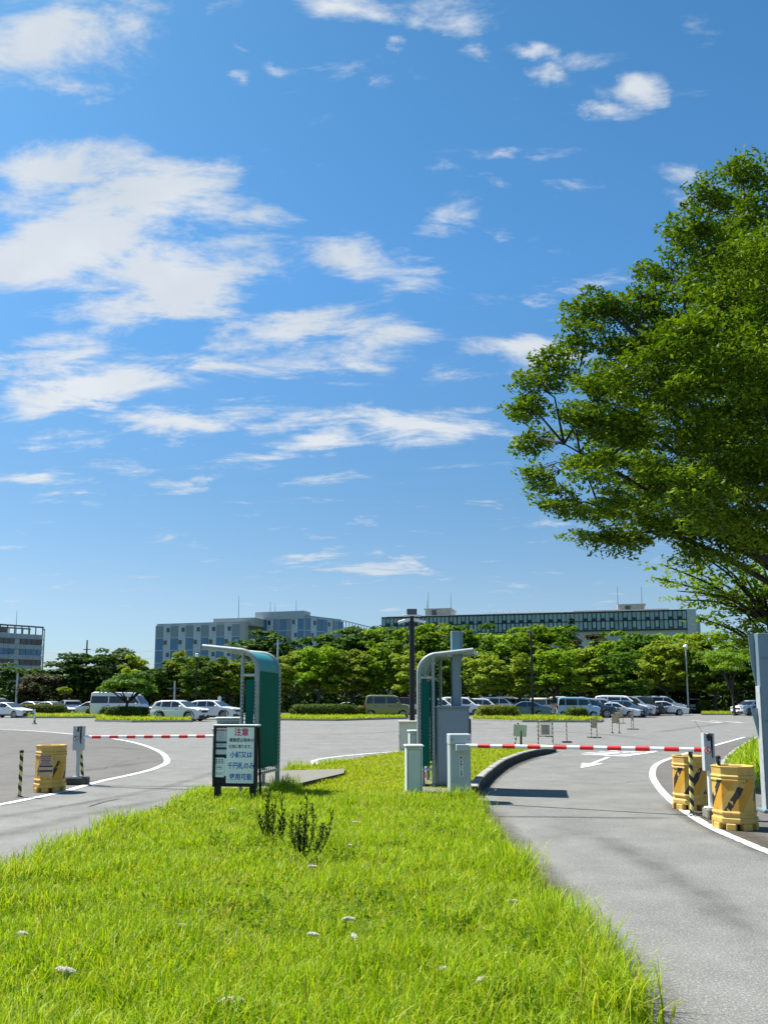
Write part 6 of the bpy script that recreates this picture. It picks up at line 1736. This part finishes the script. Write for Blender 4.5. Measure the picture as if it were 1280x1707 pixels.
# -- water-filled crash drums
def drum(label, px, py, w, h, seed, rz, open_top, sticker=False):
    g = G(px, py); root = thing('crash_drum', label, 'safety drum', (g.x, g.y + w * .45, 0), R(rz), 'yellow crash drums')
    R0 = w / 2 * 1.06; n = 8
    prof = [(R0 * .96, .085), (R0 * 1.0, .10), (R0 * 1.0, .15), (R0 * .93, .165), (R0 * .93, .19), (R0 * .98, .205), (R0 * .98, .225), (R0 * .92, .245), (R0 * .93, .45), (R0 * .92, h - .20), (R0 * .97, h - .185), (R0 * .97, h - .165), (R0 * .92, h - .15), (R0 * .97, h - .135), (R0 * .97, h - .12), (R0 * .91, h - .105), (R0 * .93, h - .02), (R0 * .96, h - .012), (R0 * .96, h), (R0 * .80, h), (R0 * .74, h - .03), (R0 * .3, h - .035)]
    b = MB(); b.lathe(prof, n, a0=R(22.5)); m = drum_mat('drum_plastic', seed); bo = b.build('body', m, root)
    bv = bo.modifiers.new('soft', 'BEVEL'); bv.width = .008; bv.segments = 2; bv.limit_method = 'ANGLE'; bv.angle_limit = R(30)
    if open_top: b = MB(); b.lathe([(R0 * .62, h - .034), (R0 * .62, h - .020), (R0 * .05, h - .022)], 20); b.build('filler_cap', M['rubber'] if open_top == 1 else M['concrete'], root)
    # pallet-like foot with slots
    for k in range(n):
        a = R(45 * k); b = MB(); b.bbox((math.cos(a) * R0 * .78, math.sin(a) * R0 * .78, .045), (R0 * .36, R0 * .42, .09), .01, M=Matrix.Rotation(a, 3, 'Z')); b.build('foot', m, root)
    if sticker:
        b = MB(); yy = -R0 * .93 * math.cos(R(22.5)) - .006; b.box((.0, yy, .47), (.25, .006, .36)); sk = b.build('paper_notice', mat('weathered_paper', (.52, .38, .20), .8, 0, .3, 9, 0, (.30, .20, .09), .7), root)
        b = MB()
        for z, wd in ((.635, .19), (.60, .15), (.57, .17), (.54, .13), (.51, .18)): b.box((-.01, yy - .0045, z), (wd, .003, .012))
        b.box((0, yy - .0045, .468), (.235, .003, .03)); b.box((0, yy - .0045, .385), (.235, .003, .032)); b.build('printed_line', M['navy'], sk)
    return root
drum('weathered yellow drum with a faded paper notice beside the left barrier', 74, 1322, .53, .83, 1, 4, 0, True)
drum('yellow drum with dark patch behind the leaning striped pole', 1161, 1352, .52, .80, 2.2, -14, 1)
drum('yellow drum nearest the camera with round hole in its lid', 1239, 1386, .54, .80, 3.6, 12, 1)

def tiger_pole(label, px0, py0, px1, py1, r=.03, base=True):
    """striped pole leaning from its foot (px0, py0) to its top (px1, py1)"""
    g = G(px0, py0); t = D(px1, py1, g.y); d = t - g
    root = thing('striped_pole', label, 'striped pole', g, 0, 'black and yellow striped poles')
    L = d.length; b = MB(); b.tube([(0, 0, 0), (0, 0, L * .5), (0, 0, L)], r, 12); o = b.build('pole', M['tiger'], root, smooth=True)
    o.rotation_mode = 'QUATERNION'; o.rotation_quaternion = Vector((0, 0, 1)).rotation_difference(d)
    b = MB(); b.lathe([(r + .004, -.03), (r + .004, .012), (r * .6, .02)], 12, (0, 0, L)); c_ = b.build('cap', M['rubber'], o)
    if base: b = MB(); b.lathe([(.06, 0), (.06, .012), (r, .02)], 12); b.build('foot', M['rubber'], root)
    return root
tiger_pole('leaning black and yellow pole left of the drum with the paper notice', 33, 1329, 37, 1252)
tiger_pole('black and yellow pole behind the left arm rest post', 138.5, 1301, 134.5, 1237, base=False)
tiger_pole('leaning black and yellow pole in front of the drum with dark patch', 1153, 1357, 1150, 1251)
tiger_pole('black and yellow pole touching the slim white arm rest post', 1202, 1382, 1196, 1262, .028)

# twigs by the right line
b = MB(); rng = random.Random(4)
for k in range(16):
    q = G(1150 + rng.uniform(0, 28), 1360 + rng.uniform(-4, 6)); a = rng.uniform(0, 6.28); l = rng.uniform(.05, .16)
    b.tube([(q.x, q.y, .012), (q.x + math.cos(a) * l * .5, q.y + math.sin(a) * l * .5, .03), (q.x + math.cos(a) * l, q.y + math.sin(a) * l, .014)], .005, 4)
tag(b.build('litter', M['bark']), kind='stuff')

# -- striped stands out on the car park
def frame_stand(name, label, cat, px, py, w, h, kind, rz=0.0, grp='striped stands on the car park'):
    g = G(px, py); root = thing(name, label, cat, g, R(rz), grp)
    if kind == 'fence':
        b = MB(); pts = [(-w / 2, 0, 0), (-w / 2, 0, h - .08), (-w / 2 + .06, 0, h), (w / 2 - .06, 0, h), (w / 2, 0, h - .08), (w / 2, 0, 0)]
        b.tube(pts, .022, 8); b.tube([(-w / 2, 0, h * .33), (w / 2, 0, h * .33)], .018, 8); b.build('frame', M['tiger_far'], root)
        b = MB()
        for k in range(1, 9): b.tube([(-w / 2 + w * k / 9, 0, h * .33), (-w / 2 + w * k / 9, 0, h)], .008, 6)
        b.build('bars', M['rubber'], root)
        b = MB(); b.bbox((.0, -.02, h * .62), (w * .52, .015, h * .42), .004); b.build('notice', mat('faded_notice', (.33, .31, .25), .7, 0, .3, 9), root)
    else:
        for x in ((-w / 2, w / 2) if kind == 'sign' else (0,)):
            b = MB(); b.tube([(x, 0, .04), (x, 0, h)], .02, 8); b.build('post', M['tiger_far'], root)
            b = MB(); b.bbox((x, 0, .022), (.10, .55, .045), .01) if kind == 'sign' else b.bbox((x, 0, .03), (.34, .3, .06), .015); b.build('foot', M['rubber'], root)
        if kind == 'sign':
            b = MB(); b.tube([(-w / 2, 0, h), (w / 2, 0, h)], .018, 8); b.tube([(-w / 2, 0, .5), (w / 2, 0, .5)], .014, 8); b.build('cross_bar', M['tiger_far'], root)
            b = MB(); b.bbox((0, -.022, h * .72), (w * .9, .014, h * .46), .004); sg = b.build('sign_plate', mat('faded_sign', (.48, .36, .24), .7, 0, .4, 7, 0, (.10, .07, .05), .8), root)
    return root
frame_stand('fence_stand', 'low barred fence stand with beige notice, above the barrier arm', 'barrier', 909, 1240.5, .54, .86, 'fence')
frame_stand('striped_stand', 'single striped post on rubber foot right of the barred fence stand', 'post stand', 944.5, 1238, .1, .80, 'post')
frame_stand('striped_stand', 'striped two-legged sign stand with rusty plate, nearest of three', 'sign stand', 990, 1230, .28, .86, 'sign', 20)
frame_stand('striped_stand', 'striped sign stand in front of the dark navy car nose', 'sign stand', 1026, 1222, .34, .98, 'sign', -15)
frame_stand('striped_stand', 'narrow striped sign stand farthest along the row of silver cars', 'sign stand', 1054, 1216, .26, 1.05, 'sign', 50)
frame_stand('striped_stand', 'faint striped stand in front of the white people carrier nose', 'sign stand', 1034, 1206, .36, .95, 'sign', 10)
g = G(868, 1249); r = thing('sign_board', 'pale board seen from behind on a dark stake at the lawn tip', 'sign', g, R(-8))
b = MB(); b.tube([(0, .02, 0), (.02, .02, .62)], .035, 8); b.build('stake', M['rubber'], r)
b = MB(); b.bbox((-.02, 0, .62), (.44, .015, .40), .004, M=Matrix.Rotation(R(4), 3, 'Y')); b.build('board', M['beige'], r)
g = G(858, 1246); tp = tiger_pole('thin striped pole beside the pale board on the lawn tip', 858, 1240, 863, 1206, .03, False)

# -- poles
g = G(687, 1205.5); Y = g.y; zt = D(686, 1021, Y).z
r = thing('camera_pole', 'tall black pole with two white cameras and box on top', 'camera pole', g)
b = MB(); b.tube([(0, 0, 0), (0, 0, zt - .3)], .195, 14); b.build('pole', M['pole_black'], r, smooth=True)
b = MB(); b.bbox((0, 0, zt - .22), (1.3, .5, .10), .02); b.build('top_plate', M['white'], r)
b = MB(); b.bbox((0, 0, zt + .05), (.72, .5, .40), .03); b.build('flood_lamp', M['steel_grey'], r)
zc = D(686, 1036, Y).z
for s in (-1, 1):
    b = MB(); b.bbox((s * .62, -.1, zc + .02), (.78, .26, .20), .05, M=Matrix.Rotation(R(16 * s), 3, 'Y')); b.lathe([(.12, -.1), (.12, .1)], 12, (s * .2, -.05, zc + .12)); cm = b.build('camera', M['white'], r)
    b = MB(); b.bbox((s * 1.02, -.1, zc - .11), (.10, .2, .15), .03, M=Matrix.Rotation(R(16 * s), 3, 'Y')); b.build('lens', M['rubber'], cm)
b = MB(); b.bbox((.22, -.12, 1.15), (.12, .03, .36), .005); b.build('plate', M['beige'], r)

def thin_pole(name, label, px, pyb, pyt, rad, m, lamp=None, cat='lamp post', Y=None, sag=0):
    g = G(px, pyb) if Y is None else Vector((D(px, HOR, Y).x, Y, 0)); zt = D(px, pyt, g.y).z
    r = thing(name, label, cat, g); b = MB(); b.tube([(0, 0, 0), (0, 0, zt)], [rad, rad * .75], 8); b.build('pole', M[m], r, smooth=True)
    if lamp == 'globe': b = MB(); b.lathe([(.05, -.28), (.22, -.17), (.29, 0), (.22, .18), (.05, .27)], 14, (0, 0, zt)); b.build('lamp', M['white'], r, smooth=True)
    if lamp == 'head': b = MB(); b.bbox((-.14, 0, zt), (.55, .3, .16), .03); b.build('lamp', M['steel_grey'], r)
    if lamp == 'arms': 
        b = MB(); b.box((0, 0, zt - .8), (1.6, .12, .12)); b.box((0, 0, zt - 1.6), (1.2, .12, .12)); b.build('cross_arm', M['steel_grey'], r)
    if lamp == 'plate': b = MB(); b.bbox((0, -.06, zt - .8), (.36, .03, 1.4), .01); b.build('plate', M['white'], r)
    if lamp == 'cam': b = MB(); b.bbox((0, -.05, zt), (.3, .3, .4), .05); b.build('lamp', M['white'], r)
    return r
thin_pole('lamp_post', 'slim dark lamp post behind the dark blue saloon', 888, 1198, 1053, .12, 'pole_black', 'head')
thin_pole('lamp_post', 'thin grey pole just right of the slim dark lamp post', 899, 1187, 1105, .09, 'steel_grey', None)
thin_pole('lamp_post', 'pale post with round lamp among the yellow-green trees', 1146, 1186.8, 1078, .11, 'galv', 'globe', Y=95)
thin_pole('utility_post', 'grey utility pole among the trees left of the green shelter', 462, 1187, 1066, .14, 'galv', None, 'utility pole', Y=91)
thin_pole('lamp_post', 'dark lamp post before the tree left of the left shelter', 327, 1187, 1092, .10, 'pole_black', 'cam', Y=88)
thin_pole('utility_post', 'pale pole with crossbars behind the white crossovers', 291, 1187, 1135, .12, 'galv', 'arms', 'utility pole', Y=88)
thin_pole('utility_post', 'pale utility pole among the trees at the left edge', 28, 1187, 1122, .14, 'galv', 'arms', 'utility pole', Y=88)
thin_pole('sign_post', 'white sign post behind the white crossover by the shelter', 366.5, 1188, 1160, .06, 'white', 'plate', 'sign', Y=86)
thin_pole('sign_post', 'small white marker post standing in the long clipped hedge', 58, 1199, 1182, .07, 'white', None, 'post')
g = G(58, 1207); r = thing('road_stud', 'short grey marker post with dark base on asphalt before the hedge', 'post', g)
b = MB(); b.lathe([(.16, 0), (.16, .05), (.07, .08), (.07, .40), (.04, .43)], 12); b.build('post', M['steel_grey'], r, smooth=True)
b = MB(); b.lathe([(.074, .25), (.074, .33)], 12); b.build('band', M['white'], r, smooth=True)

# ------------------------------------------------------------------ weeds and plumes in the lawn
def dock(label, px, py, stems, seed):
    g = G(px, py); rng = np.random.RandomState(seed)
    root = thing('dock_weed', label, 'weed', (g.x, g.y, .05), 0, 'dark weeds in the lawn')
    b = MB(); Cs, Ns = [], []
    for (dx, h, lean) in stems:
        h *= .80
        p0 = Vector((dx * .35, rng.uniform(-.08, .08), 0)); p1 = Vector((dx, rng.uniform(-.06, .06), h)); mid = (p0 + p1) / 2 + Vector((lean, 0, 0))
        path = smooth_path([p0, mid, p1], 6); b.tube([tuple(q) for q in path], [.006 - .004 * i / len(path) for i in range(len(path))], 5)
        for i, q in enumerate(path):
            f_ = i / len(path)
            if f_ < .22: continue
            nb_ = 1 if f_ > .8 else 2
            for _ in range(nb_):                    # upright side spikes packed with seed
                a = rng.uniform(0, 6.28); l = (.15 * (1.15 - f_) + .03) * rng.uniform(.5, 1.2); tip = np.array(q) + np.array([math.cos(a) * l * .38, math.sin(a) * l * .38, l * rng.uniform(.75, 1)])
                b.tube([tuple(q), tuple(tip)], .0014, 4)
                n = int(17 * (l / .1) ** .7); t = rng.rand(n, 1)
                Cs.append(np.array(q) * (1 - t) + tip * t + rng.normal(0, .006, (n, 3))); Ns.append(rng.normal(size=(n, 3)))
    for _ in range(9):                              # broad basal leaves
        a = rng.uniform(0, 6.28); q = np.array([math.cos(a) * .12, math.sin(a) * .12, .06]); n = 5
        Cs.append(q + np.outer(np.linspace(0, 1, n), [math.cos(a) * .10, math.sin(a) * .10, .09])); Ns.append(rng.normal(0, .3, (n, 3)) + [0, 0, 1])
    b.build('stem', M['weed'], root)
    V, Fq = leaf_quads(rng, np.concatenate(Cs), np.concatenate(Ns), .012, 1.5)
    np_mesh('seed_spikes', V, Fq, M['weed'], root)
dock('dark seeding weed clump on the left, nearer the notice board', 452, 1420, [(-.02, .78, -.02), (.11, .70, .03), (-.12, .42, -.02), (.04, .60, 0), (.13, .36, .03), (-.06, .55, 0)], 61)
dock('dark seeding weed clump with the taller middle spike, on the right', 506, 1448, [(.03, .86, 0), (-.03, .66, -.03), (.09, .70, .02), (-.13, .52, -.02), (.27, .58, .05), (.0, .55, 0), (.20, .44, .02), (-.06, .40, 0)], 62)

def plume(label, px, py, l, az, z, seed):
    """fluffy white seed head of a grass bent over among the blades"""
    g = G(px, py, z); rng = np.random.RandomState(seed)
    root = thing('seed_plume', label, 'seed head', (g.x, g.y, 0), R(az), 'white seed heads in the lawn')
    b = MB(); b.tube([(-.05, 0, .0), (-.03, 0, z * .7), (0, 0, z), (l * .2, 0, z + .01)], .0025, 4); b.build('stalk', M['grass'], root)
    n = 620; t = rng.rand(n); r_ = l * .12 * np.sin(np.pi * np.clip(t, .04, .97)) ** .6
    a = rng.uniform(0, 6.28, n); C = np.stack([l * .1 + t * l, np.cos(a) * r_ * rng.rand(n) ** .5, z + .012 - .05 * t * t * l / .1 * .2 + np.sin(a) * r_ * rng.rand(n) ** .5], 1)
    V, Fq = leaf_quads(rng, C, rng.normal(size=(n, 3)) + [0, -.6, 1.2], .0085, 2.6); np_mesh('fluff', V, Fq, M['plume'], root)
for i, (lb, px, py, l, az, z) in enumerate([
    ('largest white seed head, lying flat near the lower left corner', 92, 1618, .125, -12, .16), ('long white seed head slanting up at the bottom middle', 356, 1674, .15, 22, .16),
    ('white seed head curled over right of the lawn middle', 570, 1535, .085, 18, .20), ('white seed head pointing down below the curled one', 587, 1560, .085, -70, .18), ('pale flat seed head left of the curled one', 512, 1560, .075, -6, .18),
    ('white seed head at the lawn edge nearest the exit lane', 845, 1505, .075, 10, .20), ('small white tuft low at the bottom of the lawn, right of middle', 732, 1620, .06, 40, .18), ('upright white seed head near the bottom right of the lawn', 795, 1640, .08, 60, .17),
    ('small pale seed head in the middle of the left lawn', 296, 1545, .06, -8, .18), ('pale seed head at the left border of the lawn', 30, 1558, .07, -14, .18),
    ('tiny white head beside the right dark weed clump', 580, 1412, .06, 60, .22), ('small white head at the foot of the dark weeds', 514, 1446, .07, 0, .16), ('thin white head among dry blades below the notice board', 383, 1350, .12, 30, .12), ('small white head above the lawn middle, under the gate cabinet', 588, 1372, .05, 0, .2)]):
    plume(lb, px, py, l * .88, az, z, 200 + i)
